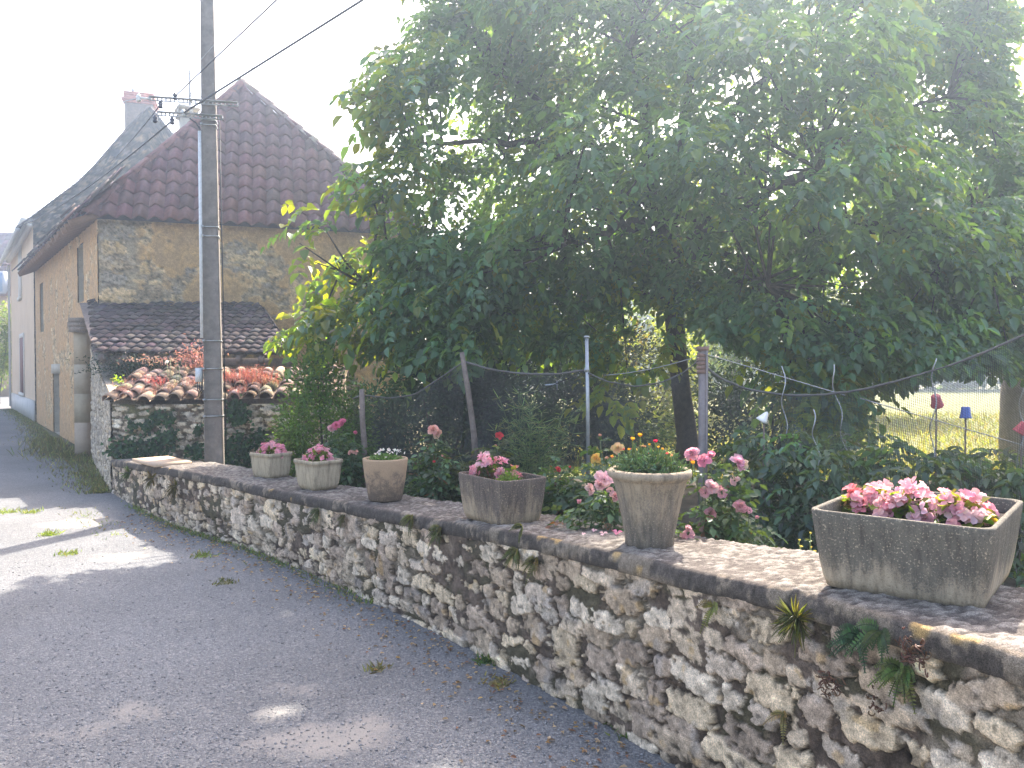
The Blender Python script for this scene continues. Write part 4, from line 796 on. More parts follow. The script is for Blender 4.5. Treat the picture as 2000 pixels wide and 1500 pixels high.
def clusters(n):
    out = []; 
    while sum(len(o) for o in out) < n:
        px, py = RNG.uniform(540, 2500, 4000), RNG.uniform(-330, 780, 4000); ok = inpoly(px, py, CROWN); px, py = px[ok], py[ok]; dd = pdist(px, py, CROWN); ok = dd > 6; px, py, dd = px[ok], py[ok], dd[ok]
        lower = np.clip((820-px)/260, 0, 1)*np.clip((py-330)/120, 0, 1)
        D0 = 11.3-2.2*np.clip((930-px)/200, 0, 1)*(1-lower)-1.6*lower-1.2*np.clip((py-500)/250, 0, 1); T = np.minimum(3.7, dd*.011+.25); s = RNG.uniform(-1, 1, len(px)); s = np.sign(s)*np.abs(s)**.75
        D = D0+s*T; keep = RNG.random(len(px)) < (D/14)**1.2*np.clip(T/1.0, .5, 1)
        out.append(np.array([P(a, b, c) for a, b, c in zip(px[keep], py[keep], D[keep])]))
    return np.concatenate(out)[:n]
CL = clusters(2900); CL = CL[fbm(CL*.8, 91, 3) > -.03]
SPR = [(560, 482, 9.0), (585, 475, 9.1), (605, 482, 9.2), (618, 448, 9.0), (632, 442, 9.2), (645, 465, 9.2), (640, 500, 9.3), (610, 510, 9.2), (665, 480, 9.4), (690, 510, 9.5), (665, 530, 9.4), (705, 480, 9.4), (725, 500, 9.6), (735, 540, 9.6), (645, 608, 9.2), (665, 598, 9.3), (620, 635, 9.1), (650, 640, 9.3), (690, 610, 9.4), (715, 590, 9.5), (730, 630, 9.6), (598, 652, 9.1), (745, 350, 9.1), (775, 365, 9.2), (760, 200, 9.0), (775, 180, 9.1), (790, 165, 9.1), (780, 215, 9.1), (800, 240, 9.2), (805, 145, 9.2), (835, 110, 9.3), (815, 280, 9.2), (810, 320, 9.3), (785, 340, 9.2), (1600, 740, 9), (1640, 760, 9), (1560, 720, 9), (1620, 790, 8.9)]
FILL = [(x_+RNG.uniform(-18, 18), y_+RNG.uniform(-16, 16), RNG.uniform(8.9, 10.0)) for x_ in range(765, 930, 30) for y_ in range(470, 690, 34) if x_ > 770 or y_ > 560 or y_ < 500]+[(x_+RNG.uniform(-18, 18), y_+RNG.uniform(-14, 14), RNG.uniform(8.6, 10.0)) for x_ in range(1400, 2030, 36) for y_ in range(590, 710, 34)]
FILL += [(x_+RNG.uniform(-16, 16), y_+RNG.uniform(-16, 16), RNG.uniform(10.2, 12.6)) for x_ in range(985, 1150, 36) for y_ in range(170, 490, 40)]
LITS = [(1235, 660, 10.2), (1265, 640, 10.2), (1290, 660, 10.3), (1250, 700, 10.1), (1275, 690, 10.2), (1225, 720, 10.2), (1205, 760, 10.0), (1340, 590, 10.4), (1350, 560, 10.4), (1210, 690, 10.2), (1540, 705, 9.2), (1565, 740, 9.1), (1590, 765, 9.0), (1610, 745, 9.0), (1545, 750, 9.1), (1630, 800, 8.9), (1575, 710, 9.1), (1600, 780, 8.9), (1510, 690, 9.2)]
CL = np.concatenate([CL, [P(*q) for q in FILL]]); NCL = len(CL); CL = np.concatenate([CL, [P(*q) for q in SPR+LITS]])
HOLES = [(1475, 148, 26), (1600, 145, 14), (1585, 20, 26), (1085, 195, 16), (1290, 235, 18), (1180, 185, 16), (1120, 370, 14), (1500, 365, 22), (1650, 395, 26), (1250, 690, 70), (1265, 630, 45), (1215, 760, 50), (985, 190, 12), (1330, 450, 10), (1245, 425, 14), (1680, 20, 18)]
hx, hy = proj(CL); ok = np.ones(len(CL), bool); NSP = len(SPR)+len(LITS)
for (a, b, r) in HOLES: ok &= (hx-a)**2+(hy-b)**2 > (r+8)**2
ok[NCL:] = True; NCL = int(ok[:NCL].sum()); CL = CL[ok]
# leaves
NL = 17
base = np.repeat(CL, NL, 0); cen = np.array([TB[0]+.2, 11.6, 3.5]); out = nrm(base-cen)*np.array([1, 1, .35]); n = len(base)
d = nrm(rdir(n, -.5, .7)*1.0+out*.75); st = base+d*RNG.uniform(.0, .26, n)[:, None]+RNG.normal(0, .09, (n, 3))
d = nrm(d-np.array([0, 0, .35])); isS = np.repeat(np.arange(len(CL)) >= NCL, NL); C, D, U, L, I = compound(st, d, RNG.uniform(.24, .36, n)*np.where(isS, 1.15, 1), 3, .120); L = L*np.where(isS[I], 1.2, 1)*RNG.uniform(.62, 1.2, len(L))
ok = ~(shade_hit(C, 0., ROADLIT) | shade_hit(C, .86, CAPLIT, .05) | shade_hit(C, 1.15, TROUGHLIT, .05) | shade_hit(C, 0, SPOT, .04))
SUNNY = [P(*q) for q in SPR if q[0] < 690 and q[1] > 400]; rs_ = [.30]*len(SUNNY)+[.20]*len(LITS); SUNNY += [P(*q) for q in LITS]
for p_, r_ in zip(SUNNY, rs_):
    rel = C-p_; tt_ = rel@SUN; perp = np.linalg.norm(rel-tt_[:, None]*SUN, axis=1); ok &= ~((tt_ > .35) & (perp < r_) & ~isS[I])
ok &= ~(isS[I] & (RNG.random(n) < .22)[I])
hx, hy = proj(C)
for (a, b, r) in HOLES: ok &= (hx-a)**2+(hy-b)**2 > (r*.55)**2
ok &= isS[I] | inpoly(hx, hy, CROWN) | (pdist(hx, hy, CROWN) < 34) | (C[:, 1] < 0)
tint = vary((.076, .148, .090), n, .22, .05); young = (RNG.random(n) < .08) | ((np.repeat(np.arange(len(CL)) >= NCL, NL)) & (RNG.random(n) < .6)); tint[young] = vary((.115, .165, .03), int(young.sum()), .15, .08)  # yellow tint: random young leaves in the crown, painted sunlight on the sprays
mb = MB(); leaves(mb, C[ok], D[ok], L[ok], L[ok]*.62, tint[I[ok]], up=U[ok], fold=.22, droop=.18); part(mb, 'crown', M_LEAF, tr, True)
print('LEAFLETS', ok.sum(), len(ok))
# trunk and limbs
tk = [P(1345, 1000, 12.0)*[1, 1, 0], P(1343, 860, 12.0), P(1330, 760, 12.), P(1322, 680, 12.), P(1316, 600, 12.0), P(1310, 520, 12.0), P(1300, 420, 11.9)]
mb = MB(); mb.tube(tk, [.28, .165, .145, .142, .155, .18, .18], 14); tops = [tk[4], tk[5], tk[6]]
limbs = []
for (px, py, Dq) in [(820, 280, 10.5), (720, 560, 9.6), (950, 120, 11), (1150, -60, 10.5), (1420, -100, 12.5), (1230, 90, 9.5), (1650, 40, 11.5), (1850, 190, 11), (2150, 300, 11.5), (1900, 450, 9.5), (1600, 330, 9.0), (1100, 480, 8.9), (1700, 120, 13), (1050, 300, 13), (1500, 560, 8.8), (900, 620, 10.2), (2300, 480, 11)]:
    a = tops[RNG.integers(3)]; b = P(px, py, Dq); m_ = (a+b)/2+np.array([0, 0, .45])+RNG.normal(0, .25, 3); t = np.linspace(0, 1, 14)[:, None]; c = (1-t)**2*a+2*t*(1-t)*m_+t*t*b; c[1:-1] += RNG.normal(0, .05, (12, 3)); r = np.linspace(.105, .022, 14); mb.tube(c, r, 8); limbs.append(c)
LP_ = np.concatenate(limbs)
for p in CL[::3]:
    k = np.argmin(((LP_-p)**2).sum(1)); a = LP_[k]
    if np.linalg.norm(a-p) > 2.6: continue
    m_ = (a+p)/2+RNG.normal(0, .12, 3)+[0, 0, .12]; mb.tube([a, m_, p], [.022, .014, .006], 5, caps=False)
part(mb, 'trunk', M_BARK, tr, True)
# hanging lit sprays at the near lower edge
# ------------------------------------------------------------------ shrubs and far foliage
def shrub(name, label, cat, c, r, nleaf, L, W, col, group=None, stem=True, clump=24, mat=None, zsq=1.0, shell=.55, flat=None):
    c = np.array(c, float); r = np.array(r, float); t = thing(name, label, cat, (c[0], c[1], 0), group); mb = MB()
    cc = rdir(clump)*RNG.uniform(shell, .92, (clump, 1)); u = rdir(nleaf); k = RNG.integers(0, clump, nleaf); p = cc[k]+u*RNG.uniform(.1, .36, (nleaf, 1)); p = p*r+c
    ok = p[:, 2] > .03; p, u, k = p[ok], u[ok], k[ok]; tint = vary(col, clump, .2, .08)[k]*np.exp(RNG.normal(0, .2, (len(p), 1)))
    leaves(mb, p, nrm(u+nrm(p-c)*.5+RNG.normal(0, .5, p.shape)), L*RNG.uniform(.7, 1.2, len(p)), W, tint); part(mb, 'foliage' if 'tree' not in name else 'crown', mat or M_GREEN, t)
    if stem:
        mb = MB()
        for i in range(6): q = cc[i]*r*.8+c; mb.tube([[c[0]+RNG.normal(0, .06), c[1]+RNG.normal(0, .06), -.02], (q+[c[0], c[1], 0])/2, q], [.03*min(1, r[0]), .02*min(1, r[0]), .006], 6)
        part(mb, 'stems' if 'tree' not in name else 'trunk', M_TWIG, t)
    return t
shrub('leafy_shrub', 'dense rounded green shrub between the tiled shed and the first stake', 'shrub', [P(637, 800, 9.0)[0], 9.0, .85], [.62, .6, 1.02], 9000, .055, .024, (.075, .135, .035), clump=60)
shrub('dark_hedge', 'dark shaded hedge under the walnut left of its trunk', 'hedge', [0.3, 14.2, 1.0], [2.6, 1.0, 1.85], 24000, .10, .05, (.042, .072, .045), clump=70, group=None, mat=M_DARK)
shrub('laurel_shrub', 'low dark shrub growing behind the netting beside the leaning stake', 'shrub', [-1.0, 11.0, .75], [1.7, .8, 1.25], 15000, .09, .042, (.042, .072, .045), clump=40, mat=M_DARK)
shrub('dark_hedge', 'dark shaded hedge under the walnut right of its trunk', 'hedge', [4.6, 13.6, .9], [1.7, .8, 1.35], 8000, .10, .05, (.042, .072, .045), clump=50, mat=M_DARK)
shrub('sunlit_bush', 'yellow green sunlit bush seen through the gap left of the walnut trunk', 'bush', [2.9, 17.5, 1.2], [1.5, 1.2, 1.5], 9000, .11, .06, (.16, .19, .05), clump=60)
for i, (x, y, rx, rz, h, lab) in enumerate([(7.5, 26, 3.2, 3.4, 3.3, 'broad orchard tree beyond the meadow, nearest the walnut trunk'), (11.6, 27, 3.4, 3.4, 3.6, 'round orchard tree beyond the meadow behind the right hand netting'), (22, 27, 4.5, 4.2, 4.2, 'bigger meadow tree at the far right edge behind the walnut'), (1.5, 30, 4, 4, 4, 'tall meadow tree standing far behind the barn roof end')]):
    t = shrub('orchard_tree', lab, 'tree', [x, y, h+1.2], [rx, rx*.9, rz], 7000, .22, .11, (.07, .11, .03), clump=50, group='trees beyond the meadow', stem=False, mat=M_LEAF)
    mb = MB(); mb.tube([[x, y, -.05], [x+.1, y, 1.6], [x, y, h+1.2]], [.28, .22, .12], 10); part(mb, 'trunk', M_BARK, t)
mt = thing('meadow_tree', 'pale barked tree trunk standing in the sunlit meadow at the right', 'tree', [P(1985, 850, 13)[0], 13, 0]); mb = MB(); q = P(1985, 850, 13); mb.tube([[q[0], 13, -.05], [q[0]-.05, 13, 1.2], [q[0]+.1, 13.1, 3.2]], [.26, .2, .16], 12); part(mb, 'trunk', m_noise('grey_bark', [(.3, (.28, .24, .24)), (.7, (.42, .37, .37))], 10, .95, .8, .02), mt)
mb = MB(); n = 5000; u = rdir(n); p = u*RNG.uniform(.3, 1, (n, 1))*np.array([2.2, 1.6, 1.3])+np.array([q[0]+.3, 13.2, 4.2]); leaves(mb, p, nrm(u+RNG.normal(0, .5, (n, 3))), .16, .08, vary((.06, .10, .03), n, .25), ); part(mb, 'crown', M_LEAF, mt)
# a distant belt of woodland (one mass)
mb = MB(); n = 26000; x = RNG.uniform(-5, 75, n); hgt = 7+2.2*fbm(np.stack([x*.12, x*0, x*0], 1), 5, 3)*2; z = RNG.uniform(0, 1, n)**.8*hgt; y = 62+RNG.normal(0, 2.0, n)-np.abs(fbm(np.stack([x*.25, z*.25, x*0], 1), 9, 3))*6
leaves(mb, np.stack([x, y, z], 1), rdir(n), .75, .42, vary((.06, .095, .03), n, .3)); stuff(tag(mb.build('woodland', M_LEAF), 'distant belt of woodland beyond the meadow', 'woodland'))
for (px, py, D, rx, rz, lab, col) in [(-6, 655, 36, 1.5, 2.0, 'sunlit green bush over the far field wall at the left edge', (.12, .17, .04))]:
    c = P(px, py, D); shrub('hedge_bush', lab, 'bush', c, [rx, 1.2, rz], 5000, .16, .08, col, clump=50)
# ------------------------------------------------------------------ roses and garden plants
def rose_bush(label, c, r, nleaf, blooms, col=(.055, .10, .05), leafL=.05, top=None, group='rose bushes behind the wall'):
    """blooms: list of (px, py, depth, size, colour, look)"""
    c = np.array(c, float); t = thing('rose_bush', label, 'rose bush', (c[0], c[1], .02), group); r = np.array(r, float)
    mb = MB(); st = MB(); tips = []
    for k in range(16):
        q = rdir(1, -.2, 1)[0]*r*RNG.uniform(.6, 1)+c; b = np.array([c[0]+RNG.normal(0, .07), c[1]+RNG.normal(0, .07), .0]); m_ = (b*.45+q*.55)+np.array([0, 0, .10]); st.tube([b, m_, q], [.007, .005, .003], 5, (.10, .14, .05)); tips.append((b, m_, q))
    for bl in blooms:
        q = P(*bl[:3])-np.array([0, 0, bl[3]*.3]); b = np.array([c[0]+RNG.normal(0, .08), c[1]+RNG.normal(0, .08), .0]); m_ = b*.35+q*.65-np.array([0, 0, .04]); st.tube([b, m_, q], [.007, .005, .003], 5, (.10, .14, .05)); tips.append((b, m_, q))
    nleaf = int(nleaf*1.7); ns = nleaf//5; T = [tips[i] for i in RNG.integers(0, len(tips), ns)]; u = RNG.uniform(.25, 1.0, ns)[:, None]
    A, B, Cc = (np.array([q[i] for q in T]) for i in range(3)); base = np.where(u < .5, A+(B-A)*u*2, B+(Cc-B)*(u-.5)*2)
    fill = rdir(ns//2)*RNG.uniform(.4, 1, (ns//2, 1))*r+c; base = np.concatenate([base, fill]); base = base[base[:, 2] > .05]; n = len(base)
    C, D, U, L, I = compound(base, nrm(rdir(n, -.2, .6)), .10, 2, leafL); red = RNG.random(n) < .03; tint = vary(col, n, .25, .06); tint[red] = vary((.14, .07, .045), int(red.sum()), .2)
    leaves(mb, C, D, L, L*.68, tint[I], up=U, fold=.12, droop=.12); part(mb, 'foliage', M_GREEN, t); part(st, 'stems', m_plain('rose_stem', (.10, .13, .05), .6), t)
    for (px, py, D, s, colr, look) in blooms:
        mb = MB(); p = P(px, py, D); f = nrm(np.array([RNG.normal(0, .45), -.75, .55]))
        n_ = [(6, 1, .15), (6, .85, .55), (5, .65, .95), (4, .45, 1.2)] if look == 'full' else ([(5, 1, .95), (5, .9, 1.25), (3, .7, 1.4)] if look == 'bud' else [(5, 1, .0), (5, .85, .35), (3, .5, .8)])
        flower_mesh(mb, p, n_, s, s*1.05, colr, f if look != 'bud' else (0, -.2, 1), jitter=.3)
        cz = MB(); cz.lathe([(0, -.02), (.008, -.018), (.010, -.004), (.004, .004)], p-f*s*.05, 6, (.1, .16, .05)); mb.v += cz.v; mb.c += cz.c; mb.f += [np.array(q)+mb.n if not isinstance(q, np.ndarray) else q+mb.n for q in cz.f]; mb.n += cz.n
        mb.build('flower', M_PETAL, t, at=t.location)
    return t
MG, SAL, PNK, PPK, YEL, RED = (.70, .20, .30), (.78, .44, .36), (.76, .42, .46), (.82, .54, .55), (.72, .48, .12), (.64, .08, .09)
rose_bush('rose bush with magenta blooms behind the second planter, right of the rounded shrub', [P(672, 900, 7.5)[0], 7.5, .60], [.26, .25, .48], 900, [(657, 832, 7.4, .05, MG, 'full'), (668, 826, 7.45, .045, MG, 'full'), (648, 836, 7.45, .04, PNK, 'full'), (694, 849, 7.4, .035, MG, 'bud'), (685, 884, 7.3, .03, SAL, 'full'), (694, 883, 7.3, .03, SAL, 'open')])
rose_bush('salmon rose bush standing just right of the round terracotta pot', [P(848, 920, 6.5)[0], 6.55, .52], [.28, .26, .50], 1400, [(846, 840, 6.4, .05, SAL, 'full'), (855, 848, 6.4, .045, (.72, .45, .33), 'full'), (848, 905, 6.2, .022, RED, 'bud'), (864, 893, 6.2, .02, SAL, 'bud')])
rose_bush('red budded rose bush with bronze young leaves below the leaning stake', [P(940, 900, 6.4)[0], 6.5, .52], [.38, .3, .52], 1600, [(975, 851, 6.3, .035, RED, 'full'), (968, 873, 6.3, .02, SAL, 'bud')], col=(.065, .085, .04))
rose_bush('leafy rose bush with one scarlet bloom behind the dark stained trough', [P(1085, 930, 5.3)[0], 5.4, .55], [.34, .3, .45], 1600, [(1090, 917, 5.1, .022, RED, 'full'), (1113, 915, 5.2, .018, RED, 'bud')])
rose_bush('tall rose bush with pale yellow blooms behind the flared urn', [P(1190, 900, 4.9)[0], 4.95, .62], [.33, .28, .48], 1500, [(1165, 896, 4.5, .036, YEL, 'full'), (1207, 876, 4.6, .04, (.74, .55, .28), 'full'), (1172, 853, 4.9, .018, (.7, .45, .3), 'bud'), (1185, 898, 4.5, .02, (.7, .45, .3), 'bud')])
rose_bush('blush pink rose bush immediately left of the flared urn', [P(1150, 990, 4.15)[0]-.02, 4.3, .55], [.27, .22, .38], 1300, [(1180, 936, 4.05, .052, PPK, 'open'), (1172, 948, 4.05, .036, PPK, 'full'), (1152, 955, 4.08, .036, (.72, .48, .46), 'open'), (1201, 970, 4.0, .03, (.72, .42, .4), 'full'), (1131, 985, 4.1, .026, PNK, 'bud'), (1192, 958, 4.05, .022, (.72, .48, .46), 'open')])
rose_bush('biggest pink rose bush in full bloom, right of the flared urn', [P(1430, 1000, 4.0)[0], 4.25, .52], [.38, .27, .42], 2300, [(1352, 888, 4.0, .045, PNK, 'full'), (1376, 900, 4.0, .04, (.70, .28, .38), 'open'), (1388, 896, 4.02, .038, (.70, .30, .40), 'bud'), (1440, 904, 4.0, .048, (.70, .40, .48), 'full'), (1452, 908, 4.0, .03, (.74, .58, .42), 'open'), (1435, 938, 4.0, .028, PPK, 'open'), (1390, 952, 3.95, .042, PPK, 'full'), (1378, 962, 3.95, .035, PNK, 'open'), (1408, 960, 3.95, .035, PNK, 'open'), (1445, 990, 3.92, .04, (.66, .36, .36), 'full'), (1463, 997, 3.92, .022, PNK, 'open'), (1386, 1003, 3.9, .034, (.58, .30, .30), 'full'), (1343, 1045, 3.75, .036, PNK, 'open'), (1344, 1038, 3.75, .03, PPK, 'bud'), (1478, 1014, 3.9, .018, PNK, 'bud')], col=(.075, .125, .06), leafL=.046)
rose_bush('low leafy rose bush with no open blooms beside the large grey trough', [P(1520, 1060, 3.75)[0], 3.9, .42], [.25, .22, .28], 800, [], col=(.075, .125, .06), leafL=.046)
def feathery(label, c, h, r, n, name='asparagus_plant'):
    c = np.array(c); t = thing(name, label, 'plant', c); st = MB(); mb = MB(); P_, D_ = [], []
    for k in range(n):
        a = RNG.uniform(0, 6.28); q = c+np.array([math.cos(a)*r*RNG.uniform(.2, 1), math.sin(a)*r*.6, h*RNG.uniform(.65, 1)]); m_ = c*.5+q*.5+np.array([0, 0, h*.12])+RNG.normal(0, .03, 3); t_ = np.linspace(0, 1, 10)[:, None]; cc = (1-t_)**2*c+2*t_*(1-t_)*m_+t_*t_*q; st.tube(cc, np.linspace(.008, .003, 10), 5, (.13, .18, .09))
        for j in range(3, 10):
            for b in range(5): dd = nrm(rdir(1, -.1, .8)[0]); P_.append(cc[j]); D_.append(dd)
    P_, D_ = np.array(P_), np.array(D_); leaves(mb, P_, D_, RNG.uniform(.05, .17, len(P_)), .006, vary((.13, .18, .10), len(P_), .2), up=rdir(len(P_)), droop=.1); part(mb, 'foliage', M_GREEN, t); part(st, 'stems', m_plain('green_stem', (.09, .13, .05), .6), t); return t
feathery('wispy tall asparagus plant between the leaning stake and the metal post', [P(1045, 900, 6.9)[0], 6.9, .02], 1.45, .42, 34)
def tomato(label, c, h, r, n=230, col=(.075, .125, .08)):
    c = np.array(c, float); t = thing('tomato_plant', label, 'plant', (c[0], c[1], .02), 'tomato plants in the garden row'); st = MB(); mb = MB()
    st.tube([c, c+[.02, .02, h*.5], c+[-.02, 0, h]], [.011, .009, .005], 6); z = RNG.uniform(.12, 1, n)*h; a = RNG.uniform(0, 6.28, n); base = np.stack([c[0]+np.cos(a)*r*RNG.uniform(.05, .6, n), c[1]+np.sin(a)*r*RNG.uniform(.05, .6, n), c[2]+z], 1)
    d = nrm(np.stack([np.cos(a), np.sin(a), RNG.uniform(-.2, .5, n)], 1)); C, D, U, L, I = compound(base, d, .22, 3, .075); leaves(mb, C, D, L, L*.55, vary(col, n, .22, .1)[I], up=U, droop=.3); part(mb, 'foliage', M_GREEN, t); part(st, 'stems', m_plain('tomato_stem', (.08, .12, .05), .6), t)
for (px, D, h, r, lab, n) in [(1500, 6.2, 1.12, .40, 'tallest tomato plant under the white cup, right of the wooden square post', 260), (1600, 5.8, 1.12, .36, 'leafy tomato plant between the first two twisted stakes', 220), (1700, 6.3, 1.12, .38, 'tomato plant below the third twisted stake behind the large trough', 220), (1800, 5.4, 1.05, .36, 'tomato plant under the upper red cup', 210), (1900, 5.9, 1.0, .38, 'tomato plant under the blue cup', 210), (1990, 5.2, 1.02, .38, 'rightmost tomato plant cut off by the photo edge', 210), (1450, 7.4, .7, .3, 'small tomato plant behind the square post', 80)]:
    tomato(lab, [P(px, 900, D)[0], D, .02], h, r, n)
# low ground foliage behind the wall
n = 9000; s = RNG.uniform(0, WS[-1]*.97, n); off = .60+np.abs(RNG.normal(0, .9, n)); X = np.interp(s, WS, WXY[:, 0])+np.interp(s, WS, WN[:, 0])*off; Y = np.interp(s, WS, WXY[:, 1])+np.interp(s, WS, WN[:, 1])*off
mb = MB(); pts = np.stack([X, Y, .02+np.abs(RNG.normal(0, .14, n))], 1); leaves(mb, pts, rdir(n, -.1, .9), .06*RNG.uniform(.6, 1.3, n), .03, vary((.055, .10, .04), n, .3, .12)); stuff(tag(mb.build('ground_cover', M_GREEN), 'low green leaves covering the garden bed behind the wall', 'ground cover'))
n = 26000; x = RNG.uniform(1, 26, n); y = 11+RNG.uniform(0, 1, n)**1.5*16; mb = MB(); blades(mb, np.stack([x, y, np.full(n, .03)], 1), .16*RNG.uniform(.5, 1.3, n), .02, vary((.22, .235, .09), n, .25, .1)); stuff(tag(mb.build('meadow_grass', M_GREEN), 'dry sunlit meadow grass beyond the garden', 'grass'))
# weed with small yellow heads by the large trough
c = G(1585, 1085, .75); c = np.array([P(1582, 1060, 3.55)[0], 3.55, .02]); wd = thing('yellow_weed', 'slender yellow flowered weed left of the large grey trough', 'weed', c); st = MB(); mb = MB(); hd = MB()
for k in range(9):
    q = P(1582+RNG.uniform(-24, 22), 1035+RNG.uniform(0, 60), 3.5+RNG.uniform(-.08, .08)); st.tube([c, c*.4+q*.6+[0, 0, .03], q], [.004, .003, .002], 5, (.16, .22, .06)); flower_mesh(hd, q, [(6, 1, .9)], .012, .010, (.55, .52, .14), (0, -.1, 1))
    for j in range(12): u = RNG.uniform(.4, 1); b = c+(q-c)*u; leaves(mb, b[None], rdir(1, 0, .7), .03, .014, vary((.13, .19, .05), 1))
part(st, 'stems', m_plain('weed_stem', (.16, .22, .06), .6), wd); part(mb, 'foliage', M_GREEN, wd); part(hd, 'flower_heads', M_PETAL, wd)

# ------------------------------------------------------------------ stakes, posts, netting
def stake(name, label, pts, r, mat, cat, seg=8, sub=None):
    pts = np.array(pts); t = thing(name, label, cat, pts[0]); mb = MB(); mb.tube(pts, r, seg); part(mb, 'shaft', mat, t, True)
    if sub: 
        m2 = MB(); sub(m2, pts); part(m2, 'cap' if name != 'square_post' else 'wrapping', M_STEEL if name != 'square_post' else M_WOOD, t)
    return t
D = 7.55; stake('wooden_stake', 'short straight wooden stake right of the rounded shrub', [[P(711, 900, D)[0], D, 0], P(712, 870, D), P(708, 818, D), P(707, 760, D)], [.030, .028, .028, .026], M_WOOD, 'stake', 7)
D = 7.4; stake('wooden_stake', 'leaning wooden stake holding the sagging net', [[P(936, 980, D)[0], D, 0], P(926, 850, D), P(914, 760, D), P(902, 688, D)], [.034, .030, .027, .022], M_WOOD, 'stake', 7)
D = 7.0; stake('metal_post', 'thin galvanised metal post standing among the roses', [[P(1149, 980, D)[0], D, 0], P(1148, 800, D), P(1146, 658, D)], [.018, .018, .017], M_STEEL, 'post', 12, lambda m, p: (m.lathe([(0, .012), (.026, .010), (.026, -.006), (.018, -.01)], p[-1], 10), m.lathe([(.018, -.02), (.024, -.018), (.024, .018), (.018, .02)], P(1146, 722, 7.0), 10)))
D = 6.45; t = thing('square_post', 'square weathered post with bound top, holding both nets', 'post', [P(1373, 1000, D)[0], D, 0]); mb = MB(); a, b = np.array([P(1374, 1000, D)[0], D, 0]), P(1372, 685, D)
ax = nrm(b-a); mb.box((a+b)/2, (.058, .058, np.linalg.norm(b-a)), .3); mb.box((a+b)/2+[.02, -.032, 0], (.012, .012, np.linalg.norm(b-a)), .3); part(mb, 'shaft', m_noise('grey_timber', [(.3, (.20, .17, .17)), (.7, (.31, .27, .26))], 16, .9, .5, .006), t)
mb = MB(); mb.box(P(1372, 681, D), (.075, .075, .035), .3); 
for k in range(5): mb.box(P(1372, 694+8*k, D), (.068+.006*(k % 2), .068, .03), .3+.1*k)
part(mb, 'bound_top', m_plain('rusty_binding', (.24, .15, .12), .9), t)
def net_mat(name, alpha, sc):
    m, nt, b, o = newmat(name); uv = nt.nodes.new('ShaderNodeAttribute'); uv.attribute_name = 'Col'
    b.inputs['Base Color'].default_value = (.035, .033, .036, 1); b.inputs['Roughness'].default_value = .6
    sep = nt.nodes.new('ShaderNodeSeparateXYZ'); nt.links.new(uv.outputs['Vector'], sep.inputs[0]); outs = []
    for ax in ('X', 'Y'):
        mu = nt.nodes.new('ShaderNodeMath'); mu.operation = 'MULTIPLY'; mu.inputs[1].default_value = sc; nt.links.new(sep.outputs[ax], mu.inputs[0]); fr = nt.nodes.new('ShaderNodeMath'); fr.operation = 'FRACT'; nt.links.new(mu.outputs[0], fr.inputs[0]); lt_ = nt.nodes.new('ShaderNodeMath'); lt_.operation = 'LESS_THAN'; lt_.inputs[1].default_value = alpha; nt.links.new(fr.outputs[0], lt_.inputs[0]); outs.append(lt_.outputs[0])
    mx = nt.nodes.new('ShaderNodeMath'); mx.operation = 'MAXIMUM'; nt.links.new(outs[0], mx.inputs[0]); nt.links.new(outs[1], mx.inputs[1])
    tr_ = nt.nodes.new('ShaderNodeBsdfTransparent'); x = nt.nodes.new('ShaderNodeMixShader'); nt.links.new(mx.outputs[0], x.inputs[0]); nt.links.new(tr_.outputs[0], x.inputs[1]); nt.links.new(b.outputs[0], x.inputs[2]); nt.links.new(x.outputs[0], o.inputs[0]); return m
M_NET = net_mat('black_netting', .17, 90)
def net(label, pts, zbot, roll=.012, ns=60, nv=14, hem=True):
    """pts: (px, py, depth) along the top edge; hangs to zbot"""
    q = np.array([P(*p) for p in pts]); S = np.concatenate([[0], np.cumsum(np.linalg.norm(np.diff(q, axis=0), axis=1))]); s = np.linspace(0, S[-1], ns); top = np.stack([np.interp(s, S, q[:, k]) for k in range(3)], 1)
    for _ in range(6): top[1:-1] = .5*top[1:-1]+.25*(top[:-2]+top[2:])
    t = thing('garden_net', label, 'netting', top[0], 'black garden nets'); mb = MB(); V = []; Cc = []
    for j in range(nv):
        v = j/(nv-1); p = top.copy(); p[:, 2] = top[:, 2]*(1-v)+zbot*v; p[:, 1] += .07*np.sin(s*5.3+v*3)*v**.5+.03*np.sin(s*13+v*2); p[:, 0] += .03*np.sin(s*7+v*4)*v; V.append(p); Cc.append(np.stack([s, np.full(ns, 0)+(top[:, 2]-zbot)*v, s*0], 1))
    F = [[j*ns+i, j*ns+i+1, (j+1)*ns+i+1, (j+1)*ns+i] for j in range(nv-1) for i in range(ns-1)]
    mb.add(np.concatenate(V), np.array(F), np.concatenate(Cc)); part(mb, 'mesh_sheet', M_NET, t, True)
    if hem:
        mb = MB(); rr = roll*.62*(1+.5*fbm(np.stack([s*9, s*0, s*0], 1), 3, 3)); tp_ = top+np.stack([s*0, RNG.normal(0, .003, ns), .25*roll*fbm(np.stack([s*14, s*0, s*0], 1), 8, 2)], 1); mb.tube(tp_, rr, 7); part(mb, 'rolled_hem', m_plain('net_hem', (.10, .095, .09), .8), t, True)
    return t
net('dark net sagging between the short stake and the leaning stake', [(690, 778, 7.6), (708, 771, 7.55), (760, 778, 7.6), (810, 771, 7.6), (860, 738, 7.5), (906, 706, 7.4)], .1, .011)
net('dark net strung from the leaning stake to the metal post', [(906, 706, 7.42), (960, 722, 7.35), (1030, 731, 7.25), (1090, 731, 7.1), (1146, 722, 7.02)], .75, .016)
net('thin net dipping between the metal post and the square post', [(1146, 727, 7.0), (1185, 745, 6.9), (1240, 755, 6.75), (1290, 748, 6.6), (1335, 728, 6.5), (1370, 700, 6.47)], .95, .010)
